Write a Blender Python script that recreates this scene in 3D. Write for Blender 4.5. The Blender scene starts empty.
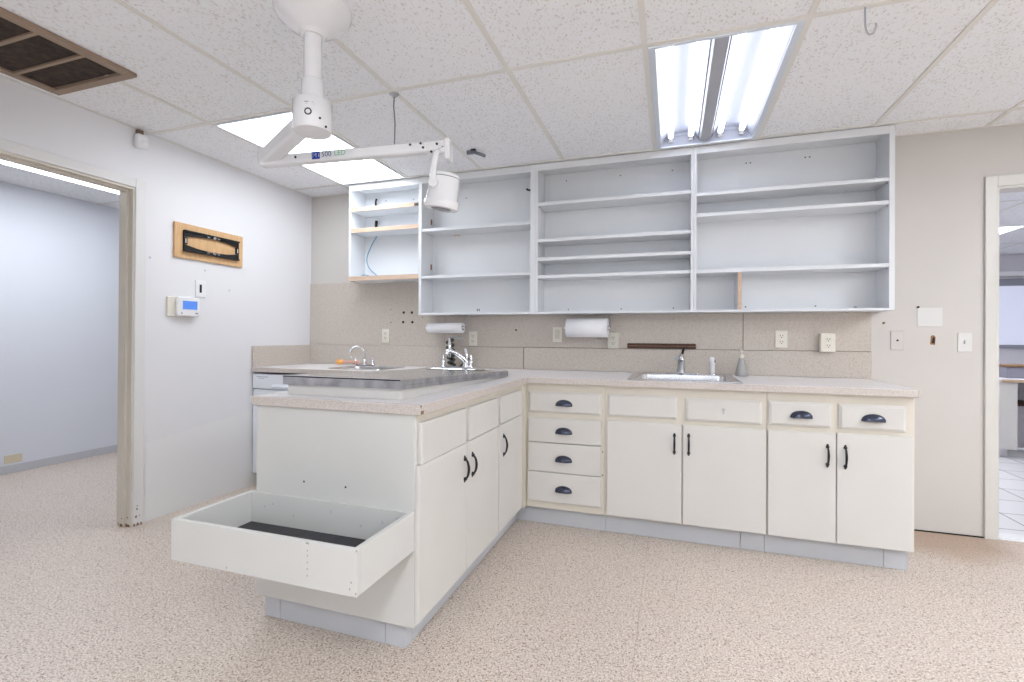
import bpy, bmesh, math, random
from mathutils import Vector, Matrix
random.seed(4)
S = bpy.context.scene
COL = S.collection

# ------------------------------------------------------------------ camera
def make_camera():
    yaw, pitch, roll = (math.radians(a) for a in (18.9529, 0.2421, 0.3501))
    f_px, u0, v0 = 496.2238, 502.0902, 335.2943
    fw = Vector((-math.sin(yaw), math.cos(yaw), 0)); up = Vector((0, 0, 1))
    r0 = Vector((math.cos(yaw), math.sin(yaw), 0))
    F = fw*math.cos(pitch) + up*math.sin(pitch)
    U0 = up*math.cos(pitch) - fw*math.sin(pitch)
    R = r0*math.cos(roll) + U0*math.sin(roll)
    U = U0*math.cos(roll) - r0*math.sin(roll)
    cd = bpy.data.cameras.new('camera'); co = bpy.data.objects.new('camera', cd); COL.objects.link(co)
    cd.sensor_fit = 'HORIZONTAL'; cd.sensor_width = 36.0
    cd.lens = f_px/1024*36.0
    cd.shift_x = (512-u0)/1024; cd.shift_y = -(341-v0)/1024
    cd.clip_start = 0.05; cd.clip_end = 60
    m = Matrix((R, U, -F)).transposed().to_4x4()
    m.translation = Vector((3.0455, -3.6232, 1.1415))
    co.matrix_world = m
    S.camera = co
make_camera()

# ------------------------------------------------------------------ world, exposure
w = bpy.data.worlds.new('world'); S.world = w; w.use_nodes = True
w.node_tree.nodes['Background'].inputs[0].default_value = (0.9, 0.95, 1.0, 1)
w.node_tree.nodes['Background'].inputs[1].default_value = 0.3
S.view_settings.view_transform = 'Standard'
S.view_settings.look = 'None'
S.view_settings.gamma = 1.0
S.view_settings.use_curve_mapping = False
S.view_settings.exposure = 0.97
LIGHT_PANEL = 4.2      # luminance of the lit diffusers
LIGHT_TUBE = 1.9       # luminance of the bare tubes
LIGHT_ADDED_PANEL = 14.0  # luminance of the added panels outside the view
LIGHT_ADDED_WINDOW = 0.9     # luminance of the unseen window added behind the camera

# ------------------------------------------------------------------ mesh builder
class MB:
    def __init__(s, T=None): s.v = []; s.f = []; s.sm = []; s.T = T
    def add(s, vs, fs, smooth=False):
        n = len(s.v)
        for p in vs:
            p = Vector(p); s.v.append(Vector(s.T(p)) if s.T else p)
        for f in fs: s.f.append([i+n for i in f]); s.sm.append(smooth)
        return s
    def box(s, x0, x1, y0, y1, z0, z1, bev=0.0, seg=2):
        x0, x1 = min(x0, x1), max(x0, x1); y0, y1 = min(y0, y1), max(y0, y1); z0, z1 = min(z0, z1), max(z0, z1)
        vs = [(x, y, z) for x in (x0, x1) for y in (y0, y1) for z in (z0, z1)]
        fs = [(0, 1, 3, 2), (4, 6, 7, 5), (0, 4, 5, 1), (2, 3, 7, 6), (0, 2, 6, 4), (1, 5, 7, 3)]
        if bev <= 0: return s.add(vs, fs)
        bev = min(bev, .49*min(x1-x0, y1-y0, z1-z0))
        bm = bmesh.new(); bv = [bm.verts.new(p) for p in vs]
        for f in fs: bm.faces.new([bv[i] for i in f])
        bmesh.ops.bevel(bm, geom=list(bm.edges), offset=bev, segments=seg, profile=.5, affect='EDGES')
        return s.addbm(bm, False)
    def addbm(s, bm, smooth):
        bm.verts.index_update()
        vs = [v.co.copy() for v in bm.verts]; fs = [[v.index for v in f.verts] for f in bm.faces]
        bm.free(); return s.add(vs, fs, smooth)
    def prism(s, poly, lo, hi, axis='y'):
        """extrude a polygon; axis y: poly=(x,z); axis x: poly=(y,z); axis z: poly=(x,y)"""
        def P(p, t):
            return {'y': (p[0], t, p[1]), 'x': (t, p[0], p[1]), 'z': (p[0], p[1], t)}[axis]
        n = len(poly)
        vs = [P(p, lo) for p in poly]+[P(p, hi) for p in poly]
        fs = [list(range(n))[::-1], list(range(n, 2*n))]+[(i, (i+1) % n, n+(i+1) % n, n+i) for i in range(n)]
        return s.add(vs, fs)
    def cyl(s, p0, p1, r0, r1=None, seg=24, caps=True):
        r1 = r0 if r1 is None else r1
        return s.loft([(p0, r0), (p1, r1)], seg, caps)
    def loft(s, rings, seg=24, caps=True, axis=None):
        """rings of (centre, radius) along a path, parallel-transport frames"""
        pts = [Vector(c) for c, r in rings]; n = len(pts)
        vs = []; fs = []; prev = None
        for i, (c, r) in enumerate(rings):
            if axis is not None: t = Vector(axis).normalized()
            else:
                t = (pts[min(i+1, n-1)]-pts[max(i-1, 0)])
                t = t.normalized() if t.length > 1e-9 else Vector((0, 0, 1))
            if prev is None:
                a = Vector((1, 0, 0)) if abs(t.x) < .8 else Vector((0, 1, 0))
                nrm = (a - t*a.dot(t)).normalized()
            else:
                nrm = (prev - t*prev.dot(t)); nrm = nrm.normalized() if nrm.length > 1e-6 else prev
            prev = nrm; b = t.cross(nrm)
            for k in range(seg):
                an = 2*math.pi*k/seg
                vs.append(pts[i]+(nrm*math.cos(an)+b*math.sin(an))*r)
        for i in range(n-1):
            for k in range(seg):
                k2 = (k+1) % seg
                fs.append((i*seg+k, i*seg+k2, (i+1)*seg+k2, (i+1)*seg+k))
        s.add(vs, fs, True)
        if caps:
            s.add([vs[k] for k in range(seg)], [list(range(seg))[::-1]])
            s.add([vs[(n-1)*seg+k] for k in range(seg)], [list(range(seg))])
        return s
    def tube(s, pts, r, seg=10, smooth_n=0):
        if smooth_n: pts = catmull(pts, smooth_n)
        return s.loft([(p, r) for p in pts], seg)
    def dome(s, c, rx, ry, rz, nu=20, nv=8, full=False):
        c = Vector(c); vs = []; fs = []
        v0 = -math.pi/2 if full else 0
        for j in range(nv+1):
            ph = v0 + (math.pi/2-v0)*j/nv
            for i in range(nu):
                th = 2*math.pi*i/nu
                vs.append(c+Vector((rx*math.cos(th)*math.cos(ph), ry*math.sin(th)*math.cos(ph), rz*math.sin(ph))))
        for j in range(nv):
            for i in range(nu):
                i2 = (i+1) % nu
                fs.append((j*nu+i, j*nu+i2, (j+1)*nu+i2, (j+1)*nu+i))
        return s.add(vs, fs, True)

def catmull(pts, n):
    P = [Vector(p) for p in pts]; P = [P[0]*2-P[1]]+P+[P[-1]*2-P[-2]]; out = []
    for i in range(1, len(P)-2):
        for k in range(n):
            t = k/n; a, b, c, d = P[i-1], P[i], P[i+1], P[i+2]
            out.append(.5*((2*b)+(c-a)*t+(2*a-5*b+4*c-d)*t*t+(3*b-a-3*c+d)*t**3))
    out.append(P[-2]); return out

ORG = {}
def _org(parent): return ORG.get(parent.name, Vector((0, 0, 0)))
def thing(name, label, cat, loc, group=None):
    o = bpy.data.objects.new(name, None); COL.objects.link(o)
    o.empty_display_size = .05
    o.location = loc; ORG[o.name] = Vector(loc)
    o['label'] = label; o['category'] = cat
    if group: o['group'] = group
    return o
def part(name, mb, m, parent=None, label=None, org=None, weld=False):
    """link the builder as one mesh object (vertices given in world space)"""
    og = _org(parent) if parent else Vector(org if org is not None else (0, 0, 0))
    me = bpy.data.meshes.new(name)
    me.from_pydata([v-og for v in mb.v], [], mb.f)
    for p, sm in zip(me.polygons, mb.sm): p.use_smooth = sm
    bm = bmesh.new(); bm.from_mesh(me)
    if weld: bmesh.ops.remove_doubles(bm, verts=list(bm.verts), dist=1e-6)
    bmesh.ops.recalc_face_normals(bm, faces=list(bm.faces)); bm.to_mesh(me); bm.free()
    me.materials.append(m); me.update()
    o = bpy.data.objects.new(name, me); COL.objects.link(o)
    if parent: o.parent = parent; ORG[o.name] = og
    else: o.location = og; ORG[o.name] = og
    if label: o['label'] = label
    return o
def pieces(name, mb, m, parent, label=None):
    """every separate piece of the builder becomes a part of its own"""
    key = lambda v: (round(v.x, 6), round(v.y, 6), round(v.z, 6))
    par = {}
    def find(k):
        while par[k] != k: par[k] = par[par[k]]; k = par[k]
        return k
    for v in mb.v: par.setdefault(key(v), key(v))
    for f in mb.f:
        k0 = find(key(mb.v[f[0]]))
        for i in f[1:]: par[find(key(mb.v[i]))] = k0
    grp = {}
    for f, sm in zip(mb.f, mb.sm): grp.setdefault(find(key(mb.v[f[0]])), []).append((f, sm))
    out = []
    for g in grp.values():
        q = MB()
        for f, sm in g: q.add([mb.v[i] for i in f], [list(range(len(f)))], sm)
        out.append(part(name, q, m, parent, label, None, True))
    return out
def solo(name, mb, m, label, cat, org, group=None):
    o = part(name, mb, m, None, label, org); o['category'] = cat
    if group: o['group'] = group
    return o
def struct(name, mb, m, parent=None):
    o = part(name, mb, m, parent)
    if parent is None: o['kind'] = 'structure'
    return o

# ------------------------------------------------------------------ materials
def lin(c):
    return tuple((x/255/12.92 if x/255 <= .04045 else ((x/255+.055)/1.055)**2.4) for x in c)
def mat(name, rgb, rough=.5, metal=0., spec=.5, var=0., vscale=6., bump=0., bscale=60., coat=0., emit=None, estr=0., alpha=1., trans=0.):
    m = bpy.data.materials.new(name); m.use_nodes = True
    nt = m.node_tree; b = nt.nodes['Principled BSDF']; c = lin(rgb)
    b.inputs['Base Color'].default_value = (*c, 1); b.inputs['Roughness'].default_value = rough
    b.inputs['Metallic'].default_value = metal; b.inputs['Specular IOR Level'].default_value = spec
    b.inputs['Coat Weight'].default_value = coat
    b.inputs['Transmission Weight'].default_value = trans
    if emit:
        b.inputs['Emission Color'].default_value = (*lin(emit), 1); b.inputs['Emission Strength'].default_value = estr
    tc = nt.nodes.new('ShaderNodeTexCoord')
    if var:
        n = nt.nodes.new('ShaderNodeTexNoise'); n.inputs['Scale'].default_value = vscale; n.inputs['Detail'].default_value = 6
        nt.links.new(tc.outputs['Object'], n.inputs['Vector'])
        r = nt.nodes.new('ShaderNodeValToRGB'); r.color_ramp.elements[0].position = .3; r.color_ramp.elements[1].position = .7
        r.color_ramp.elements[0].color = (*[x*(1-var) for x in c], 1); r.color_ramp.elements[1].color = (*[min(1, x*(1+var)) for x in c], 1)
        nt.links.new(n.outputs['Fac'], r.inputs['Fac']); nt.links.new(r.outputs['Color'], b.inputs['Base Color'])
    if bump:
        n2 = nt.nodes.new('ShaderNodeTexNoise'); n2.inputs['Scale'].default_value = bscale; n2.inputs['Detail'].default_value = 4
        nt.links.new(tc.outputs['Object'], n2.inputs['Vector'])
        bp = nt.nodes.new('ShaderNodeBump'); bp.inputs['Strength'].default_value = bump; bp.inputs['Distance'].default_value = .01
        nt.links.new(n2.outputs['Fac'], bp.inputs['Height']); nt.links.new(bp.outputs['Normal'], b.inputs['Normal'])
    return m
def speckle(name, base, specks, rough=.5, bump=0.):
    """base colour plus several layers of specks (rgb, scale, threshold, softness)"""
    m = mat(name, base, rough); nt = m.node_tree; b = nt.nodes['Principled BSDF']
    tc = [n for n in nt.nodes if n.type == 'TEX_COORD'][0]
    cur = None
    for i, (rgb, sc, th, so) in enumerate(specks):
        n = nt.nodes.new('ShaderNodeTexNoise'); n.inputs['Scale'].default_value = sc; n.inputs['Detail'].default_value = 2
        mp = nt.nodes.new('ShaderNodeMapping'); mp.inputs['Location'].default_value = (i*3.7, i*1.9, i*5.1)
        nt.links.new(tc.outputs['Object'], mp.inputs['Vector']); nt.links.new(mp.outputs['Vector'], n.inputs['Vector'])
        r = nt.nodes.new('ShaderNodeMapRange'); r.inputs['From Min'].default_value = th; r.inputs['From Max'].default_value = th+so
        nt.links.new(n.outputs['Fac'], r.inputs['Value'])
        mx = nt.nodes.new('ShaderNodeMixRGB')
        if cur is None: mx.inputs[1].default_value = (*lin(base), 1)
        else: nt.links.new(cur, mx.inputs[1])
        mx.inputs[2].default_value = (*lin(rgb), 1)
        nt.links.new(r.outputs['Result'], mx.inputs[0]); cur = mx.outputs[0]
    nt.links.new(cur, b.inputs['Base Color'])
    if bump:
        n2 = nt.nodes.new('ShaderNodeTexNoise'); n2.inputs['Scale'].default_value = 140
        nt.links.new(tc.outputs['Object'], n2.inputs['Vector'])
        bp = nt.nodes.new('ShaderNodeBump'); bp.inputs['Strength'].default_value = bump; bp.inputs['Distance'].default_value = .004
        nt.links.new(n2.outputs['Fac'], bp.inputs['Height']); nt.links.new(bp.outputs['Normal'], b.inputs['Normal'])
    return m

def floor_material():
    m = speckle('floor_vinyl', (218, 205, 193), [((214, 203, 193), 2.0, .40, .35), ((190, 171, 155), 130, .48, .09), ((236, 227, 219), 150, .56, .05), ((130, 107, 90), 165, .61, .04)], .42)
    nt = m.node_tree; b = nt.nodes['Principled BSDF']
    src = b.inputs['Base Color'].links[0].from_socket
    tc = [n for n in nt.nodes if n.type == 'TEX_COORD'][0]
    sx = nt.nodes.new('ShaderNodeSeparateXYZ'); nt.links.new(tc.outputs['Object'], sx.inputs[0])
    def mth(op, a, bb):
        n = nt.nodes.new('ShaderNodeMath'); n.operation = op
        for i, q in enumerate((a, bb)):
            if isinstance(q, (int, float)): n.inputs[i].default_value = q
            else: nt.links.new(q, n.inputs[i])
        return n.outputs[0]
    # welded seam of the sheet vinyl at x = 2.92
    d = mth('ABSOLUTE', mth('SUBTRACT', sx.outputs['X'], 2.92), 0)
    seam = mth('LESS_THAN', d, .0022)
    mx = nt.nodes.new('ShaderNodeMixRGB'); mx.inputs[2].default_value = (*lin((160, 138, 122)), 1)
    nt.links.new(mth('MULTIPLY', seam, .35), mx.inputs[0]); nt.links.new(src, mx.inputs[1])
    # worn grime by the doorway on the right: blob with noisy rim
    n = nt.nodes.new('ShaderNodeTexNoise'); n.inputs['Scale'].default_value = 5; n.inputs['Detail'].default_value = 5
    nt.links.new(tc.outputs['Object'], n.inputs['Vector'])
    dx = mth('DIVIDE', mth('SUBTRACT', sx.outputs['X'], 4.50), .55); dy = mth('DIVIDE', mth('SUBTRACT', sx.outputs['Y'], -.10), .36)
    rr = mth('ADD', mth('SQRT', mth('ADD', mth('MULTIPLY', dx, dx), mth('MULTIPLY', dy, dy)), 0), mth('MULTIPLY', n.outputs['Fac'], .8))
    mr = nt.nodes.new('ShaderNodeMapRange'); mr.inputs['From Min'].default_value = 1.5; mr.inputs['From Max'].default_value = .75
    mr.inputs['To Min'].default_value = 0; mr.inputs['To Max'].default_value = .7; nt.links.new(rr, mr.inputs['Value'])
    mx2 = nt.nodes.new('ShaderNodeMixRGB'); mx2.inputs[2].default_value = (*lin((168, 138, 112)), 1)
    nt.links.new(mr.outputs['Result'], mx2.inputs[0]); nt.links.new(mx.outputs[0], mx2.inputs[1])
    nt.links.new(mx2.outputs[0], b.inputs['Base Color'])
    return m
def ceiling_material():
    m = mat('ceiling_tile', (226, 222, 217), .9, spec=.2); nt = m.node_tree; b = nt.nodes['Principled BSDF']
    tc = [n for n in nt.nodes if n.type == 'TEX_COORD'][0]
    n = nt.nodes.new('ShaderNodeTexNoise'); n.inputs['Scale'].default_value = 115; n.inputs['Detail'].default_value = 3
    mp = nt.nodes.new('ShaderNodeMapping'); mp.inputs['Scale'].default_value = (1, .55, 1)
    nt.links.new(tc.outputs['Object'], mp.inputs['Vector']); nt.links.new(mp.outputs['Vector'], n.inputs['Vector'])
    n3 = nt.nodes.new('ShaderNodeTexNoise'); n3.inputs['Scale'].default_value = 1.6; n3.inputs['Detail'].default_value = 3
    nt.links.new(tc.outputs['Object'], n3.inputs['Vector'])
    # pit density changes from tile to tile
    ad = nt.nodes.new('ShaderNodeMath'); ad.operation = 'MULTIPLY_ADD'; ad.inputs[1].default_value = .12; ad.inputs[2].default_value = -.06
    nt.links.new(n3.outputs['Fac'], ad.inputs[0])
    ad2 = nt.nodes.new('ShaderNodeMath'); ad2.operation = 'ADD'
    nt.links.new(n.outputs['Fac'], ad2.inputs[0]); nt.links.new(ad.outputs[0], ad2.inputs[1])
    r = nt.nodes.new('ShaderNodeValToRGB'); e = r.color_ramp.elements
    e[0].position = .56; e[0].color = (*lin((246, 247, 250)), 1); e[1].position = .68; e[1].color = (*lin((218, 215, 212)), 1)
    nt.links.new(ad2.outputs[0], r.inputs['Fac']); nt.links.new(r.outputs['Color'], b.inputs['Base Color'])
    bp = nt.nodes.new('ShaderNodeBump'); bp.inputs['Strength'].default_value = .35; bp.inputs['Distance'].default_value = .004; bp.invert = True
    nt.links.new(ad2.outputs[0], bp.inputs['Height']); nt.links.new(bp.outputs['Normal'], b.inputs['Normal'])
    return m
def tile_material():
    m = mat('white_floor_tile', (226, 226, 228), .3); nt = m.node_tree; b = nt.nodes['Principled BSDF']
    tc = [n for n in nt.nodes if n.type == 'TEX_COORD'][0]
    br = nt.nodes.new('ShaderNodeTexBrick'); br.offset = 0; br.inputs['Scale'].default_value = 1
    br.inputs['Color1'].default_value = (*lin((228, 228, 230)), 1); br.inputs['Color2'].default_value = (*lin((222, 221, 223)), 1)
    br.inputs['Mortar'].default_value = (*lin((150, 146, 146)), 1); br.inputs['Mortar Size'].default_value = .006
    br.inputs['Brick Width'].default_value = .345; br.inputs['Row Height'].default_value = .345
    mp = nt.nodes.new('ShaderNodeMapping'); mp.inputs['Location'].default_value = (-5.1, -.216, 0)
    nt.links.new(tc.outputs['Object'], mp.inputs['Vector']); nt.links.new(mp.outputs['Vector'], br.inputs['Vector'])
    nt.links.new(br.outputs['Color'], b.inputs['Base Color'])
    return m
def wood_material(name, c1, c2, axis_scale=(2, 2, 30)):
    m = mat(name, c1, .6); nt = m.node_tree; b = nt.nodes['Principled BSDF']
    tc = [n for n in nt.nodes if n.type == 'TEX_COORD'][0]
    mp = nt.nodes.new('ShaderNodeMapping'); mp.inputs['Scale'].default_value = axis_scale
    n = nt.nodes.new('ShaderNodeTexNoise'); n.inputs['Scale'].default_value = 3; n.inputs['Detail'].default_value = 6; n.inputs['Distortion'].default_value = .6
    nt.links.new(tc.outputs['Object'], mp.inputs['Vector']); nt.links.new(mp.outputs['Vector'], n.inputs['Vector'])
    r = nt.nodes.new('ShaderNodeValToRGB'); r.color_ramp.elements[0].position = .3; r.color_ramp.elements[1].position = .7
    r.color_ramp.elements[0].color = (*lin(c1), 1); r.color_ramp.elements[1].color = (*lin(c2), 1)
    nt.links.new(n.outputs['Fac'], r.inputs['Fac']); nt.links.new(r.outputs['Color'], b.inputs['Base Color'])
    return m
def left_wall_material():
    """white paint; an older, duller coat below about half a metre"""
    m = mat('left_wall_paint', (229, 228, 229), .55, bump=.03, bscale=120); nt = m.node_tree; b = nt.nodes['Principled BSDF']
    tc = [n for n in nt.nodes if n.type == 'TEX_COORD'][0]
    sx = nt.nodes.new('ShaderNodeSeparateXYZ'); nt.links.new(tc.outputs['Object'], sx.inputs[0])
    mu = nt.nodes.new('ShaderNodeMath'); mu.operation = 'MULTIPLY_ADD'; mu.inputs[1].default_value = -.117; nt.links.new(sx.outputs['Y'], mu.inputs[0])
    nt.links.new(sx.outputs['Z'], mu.inputs[2])     # z - .117*y : the step rises towards the corner
    mr = nt.nodes.new('ShaderNodeMapRange'); mr.inputs['From Min'].default_value = .645; mr.inputs['From Max'].default_value = .655
    nt.links.new(mu.outputs[0], mr.inputs['Value'])
    mx = nt.nodes.new('ShaderNodeMixRGB'); mx.inputs[1].default_value = (*lin((232, 231, 231)), 1); mx.inputs[2].default_value = (*lin((229, 228, 230)), 1)
    nt.links.new(mr.outputs['Result'], mx.inputs[0]); nt.links.new(mx.outputs[0], b.inputs['Base Color'])
    return m

M = dict(
    floor=floor_material(), ceiling=ceiling_material(), tile=tile_material(), wall_left=left_wall_material(),
    wall=mat('cream_wall_paint', (206, 201, 196), .55, var=.012, vscale=3, bump=.03, bscale=120),
    hall=mat('pale_blue_wall_paint', (222, 226, 234), .6, bump=.03, bscale=100),
    far=mat('grey_white_wall_paint', (216, 213, 218), .6),
    grid=mat('grid_metal', (230, 228, 223), .5),
    trim=mat('trim_paint', (213, 210, 204), .35, var=.012, vscale=8),
    casing=mat('casing_white_paint', (225, 223, 222), .45),
    jamb=mat('jamb_paint', (216, 209, 197), .4, var=.02, vscale=8),
    cab=mat('cabinet_cream_paint', (215, 212, 207), .38, var=.012, vscale=5, bump=.02, bscale=40),
    face=mat('face_frame_paint', (219, 212, 199), .4, var=.015, vscale=7),
    endp=mat('end_panel_paint', (212, 211, 207), .4, var=.012, vscale=5),
    shelf=mat('shelf_white_paint', (229, 231, 234), .4, var=.008, vscale=5),
    rawwood=wood_material('raw_wood_edge', (216, 192, 170), (200, 172, 148), (3, 3, 40)),
    ply=wood_material('plywood', (222, 184, 138), (204, 160, 112), (4, 40, 3)),
    lam=speckle('laminate_worktop', (239, 235, 236), [((233, 228, 227), 90, .5, .12), ((243, 240, 241), 130, .58, .06), ((220, 212, 209), 160, .64, .04)], .26),  # paled: light reflected at a grazing angle is put into the colour
    lamedge=speckle('laminate_edge', (205, 196, 190), [((198, 188, 181), 110, .5, .1), ((214, 206, 200), 140, .58, .06), ((184, 171, 161), 170, .63, .04)], .38),
    splash=speckle('splash_laminate', (199, 190, 180), [((191, 180, 169), 110, .5, .1), ((207, 198, 189), 140, .58, .06), ((174, 160, 147), 170, .62, .04)], .42),
    seam=mat('dark_seam', (120, 100, 84), .8),
    vinyl=mat('grey_vinyl_base', (196, 198, 203), .45, var=.02, vscale=9),
    steel=mat('stainless_steel', (212, 211, 212), .2, metal=.95, var=.06, vscale=14),
    steeldull=mat('scuffed_steel', (176, 177, 182), .4, metal=.9, var=.25, vscale=18),
    chrome=mat('chrome', (225, 226, 230), .08, metal=1.),
    black=mat('black_metal', (28, 28, 32), .35, metal=.3),
    navy=mat('dark_bronze_pull', (56, 61, 80), .2, metal=.6, coat=.4),
    rubber=mat('black_rubber', (62, 61, 66), .75, var=.15, vscale=30, bump=.3, bscale=300),
    dark=mat('dark_hole', (38, 30, 26), .8),
    brownhole=mat('brown_cut_edge', (150, 108, 72), .8),
    white=mat('white_plastic', (236, 236, 237), .35),
    gloss=mat('white_gloss_enamel', (238, 238, 240), .18, coat=.4),
    appliance=mat('white_appliance', (232, 236, 243), .25, coat=.2),
    ivory=mat('ivory_plastic', (230, 225, 212), .35),
    olive=mat('grey_ivory_plastic', (212, 208, 194), .4),
    paper=mat('paper_towel', (240, 240, 242), .95, bump=.3, bscale=200),
    screen=mat('blue_screen', (70, 110, 190), .2, emit=(84, 128, 205), estr=.35),
    ventframe=mat('tan_vent_metal', (152, 130, 111), .5, var=.03),
    filter=mat('dusty_filter', (62, 50, 44), .95, var=.45, vscale=30, bump=.6, bscale=120),
    brownbar=wood_material('dark_brown_rack', (84, 48, 34), (58, 32, 24), (30, 3, 3)),
    grayrubber=mat('dark_hose', (70, 74, 66), .5, var=.2, vscale=80),
    bluecable=mat('blue_grey_cable', (120, 160, 186), .5),
    orange=mat('orange_rubber', (238, 172, 96), .5),
    pink=mat('pink_hose', (222, 168, 150), .4),
    bottle=mat('frosted_bottle', (196, 196, 194), .25, trans=.35),
    logoblue=mat('logo_blue', (28, 62, 160), .4), logoteal=mat('logo_grey_blue', (74, 92, 140), .4), logogreen=mat('logo_green', (120, 190, 150), .4),
    scuff=mat('scuff_grey', (168, 164, 160), .7),
    addedfarpanel=mat('added_diffuser_far', (250, 250, 255), .5, emit=(244, 248, 255), estr=7.5),
    plate=mat('painted_plate', (218, 217, 214), .4),
    lens=mat('dark_lens', (96, 88, 84), .25),
    greytext=mat('grey_print', (120, 124, 134), .5),
    ballast=mat('grey_ballast_cover', (176, 178, 186), .35),
    reflector=mat('white_reflector', (196, 199, 212), .3),
    alu=mat('light_frame_metal', (224, 229, 236), .3, metal=.4),
    panel=mat('lit_diffuser', (250, 250, 250), .5, emit=(240, 247, 255), estr=LIGHT_PANEL),
    rear=mat('added_diffuser_rear', (250, 250, 250), .5, emit=(240, 247, 255), estr=LIGHT_ADDED_PANEL),
    tube=mat('lit_tube', (250, 250, 255), .5, emit=(240, 246, 255), estr=LIGHT_TUBE),
    hallstrip=mat('lit_strip', (250, 250, 255), .5, emit=(244, 248, 255), estr=4.7),
    addedpane=mat('added_window_pane', (220, 226, 236), .5, emit=(238, 245, 255), estr=LIGHT_ADDED_WINDOW),
    pane=mat('frosted_window_pane', (180, 184, 200), .4, emit=(208, 212, 232), estr=.30),
    greyframe=mat('grey_window_frame', (146, 146, 158), .5),
    oak=mat('oak_edge', (196, 168, 140), .5),
    patch=mat('tan_patch', (218, 208, 184), .8),
    chip=mat('chipped_paint_brown', (140, 108, 80), .8, var=.3, vscale=60),
    tantoe=mat('tan_toe', (176, 158, 140), .6),
)

# ------------------------------------------------------------------ setting
H = 2.38
GX = [2.9301+.6096*k for k in range(-4, 6)]          # ceiling grid lines
GY0 = -.2331; GYS = 1.2187
XR, YF = 6.5, -6.1                                    # right wall, wall behind the camera
b = MB().box(-2.25, XR, YF-.1, 0.0, -.06, 0); struct('floor', b, M['floor'])
b = MB().box(-2.25, -.0, 0.0, 1.4, -.06, 0); struct('floor_hall', b, M['floor'])
b = MB().box(4.0, 9.2, 0.005, 5.6, -.06, 0.0); struct('floor_far', b, M['tile'])
# ceiling: tiles leave a hole for the recessed troffer
hx0, hx1, hy0, hy1 = GX[4]+.012, GX[5]-.012, GY0-GYS+.012, GY0-.012
b = MB()
b.box(0, hx0, YF, 0, H, H+.03); b.box(hx1, XR, YF, 0, H, H+.03)
b.box(hx0, hx1, YF, hy0, H, H+.03); b.box(hx0, hx1, hy1, 0, H, H+.03)
ceil = struct('ceiling', b, M['ceiling'])
b = MB()
ys = [GY0-GYS*k for k in range(0, 5)]
for x in GX:
    if 0 < x < XR:
        yb = [YF]+sorted(ys)+[0]
        for a, c in zip(yb[:-1], yb[1:]):
            b.box(x-.012, x+.012, a+.0, c, H-.005, H)
for y in ys: b.box(0, XR, y-.012, y+.012, H-.0055, H)
b.box(0, XR, -.014, 0, H-.004, H); b.box(0, .014, YF, 0, H-.004, H)
part('grid', b, M['grid'], ceil)
# walls
dy0, dy1, dz = -2.46, -1.535, 2.022                   # left doorway
b = MB(); b.box(-.11, 0, YF, dy0, 0, H+.03); b.box(-.11, 0, dy1, .11, 0, H+.03); b.box(-.11, 0, dy0, dy1, dz, H+.03)
struct('wall_left', b, M['wall_left'])
rx0, rx1, rz = 4.806, 5.66, 2.026                     # right doorway, in the back wall
b = MB(); b.box(0, rx0, 0, .11, 0, H+.03); b.box(rx1, XR+.1, 0, .11, 0, H+.03); b.box(rx0, rx1, 0, .11, rz, H+.03)
struct('wall_back', b, M['wall'])
struct('wall_right', MB().box(XR, XR+.1, YF, 0, 0, H+.03), M['wall'])
struct('wall_front', MB().box(-.11, XR+.1, YF-.1, YF, 0, H+.03), M['wall'])
# unseen glowing window, added behind the camera to brighten faces turned this way
fx0, fx1, fz0, fz1 = .9, 3.9, .85, 2.15
b = MB().box(fx0, fx1, YF+.0005, YF+.05, fz1-.06, fz1, .004).box(fx0, fx1, YF+.0005, YF+.05, fz0, fz0+.06, .004)
for x in (fx0, (fx0+fx1)/2-.03, fx1-.06): b.box(x, x+.06, YF+.0005, YF+.05, fz0+.06, fz1-.06, .004)
wf = struct('added_window', b, M['white'])
for x in (fx0+.06, (fx0+fx1)/2+.03): part('pane', MB().box(x, x+(fx1-fx0)/2-.09, YF+.001, YF+.012, fz0+.06, fz1-.06), M['addedpane'], wf)
# room beyond the left doorway
struct('wall_hall', MB().box(-2.2, -2.1, YF, 1.4, 0, H+.03), M['hall'])
b = MB().box(-2.2, -.11, 1.3, 1.4, 0, H+.03).box(-2.2, -.11, YF-.1, YF, 0, H+.03); struct('wall_hall_end', b, M['hall'])
hc = struct('ceiling_hall', MB().box(-2.2, -.11, YF-.1, 1.4, H, H+.03), M['ceiling'])
b = MB()
for y in (-.44+1.219, -.44, -.44-1.219, -.44-2.438): b.box(-2.1, -.11, y-.01, y+.01, H-.004, H)
part('grid', b, M['grid'], hc)
b = MB().box(-2.1, -2.094, YF, -.42, 0, .068, .002).box(-2.1, -2.094, -.415, 1.3, 0, .068, .002)
struct('baseboard_hall', b, M['vinyl'])
# room beyond the right doorway
struct('wall_far', MB().box(3.9, 9.3, 5.45, 5.55, 0, H+.03), M['far'])
struct('wall_far_left', MB().box(3.9, 4.0, .11, 5.45, 0, H+.03), M['far'])
struct('wall_far_right', MB().box(9.2, 9.3, .0, 5.45, 0, H+.03), M['far'])
b = MB().box(XR+.1, 9.3, 0, .11, 0, H+.03); struct('wall_far_near', b, M['far'])
fc = struct('ceiling_far', MB().box(3.9, 9.3, .0, 5.5, H, H+.03), M['ceiling'])
b = MB()
for y in (.77, 1.99, 3.2, 4.42): b.box(4.0, 9.2, y-.012, y+.012, H-.004, H)
for x in (4.18, 4.79, 5.4, 6.01, 6.62, 7.23, 7.84, 8.45): b.box(x-.012, x+.012, .11, 5.45, H-.004, H)
part('grid', b, M['grid'], fc)
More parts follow.
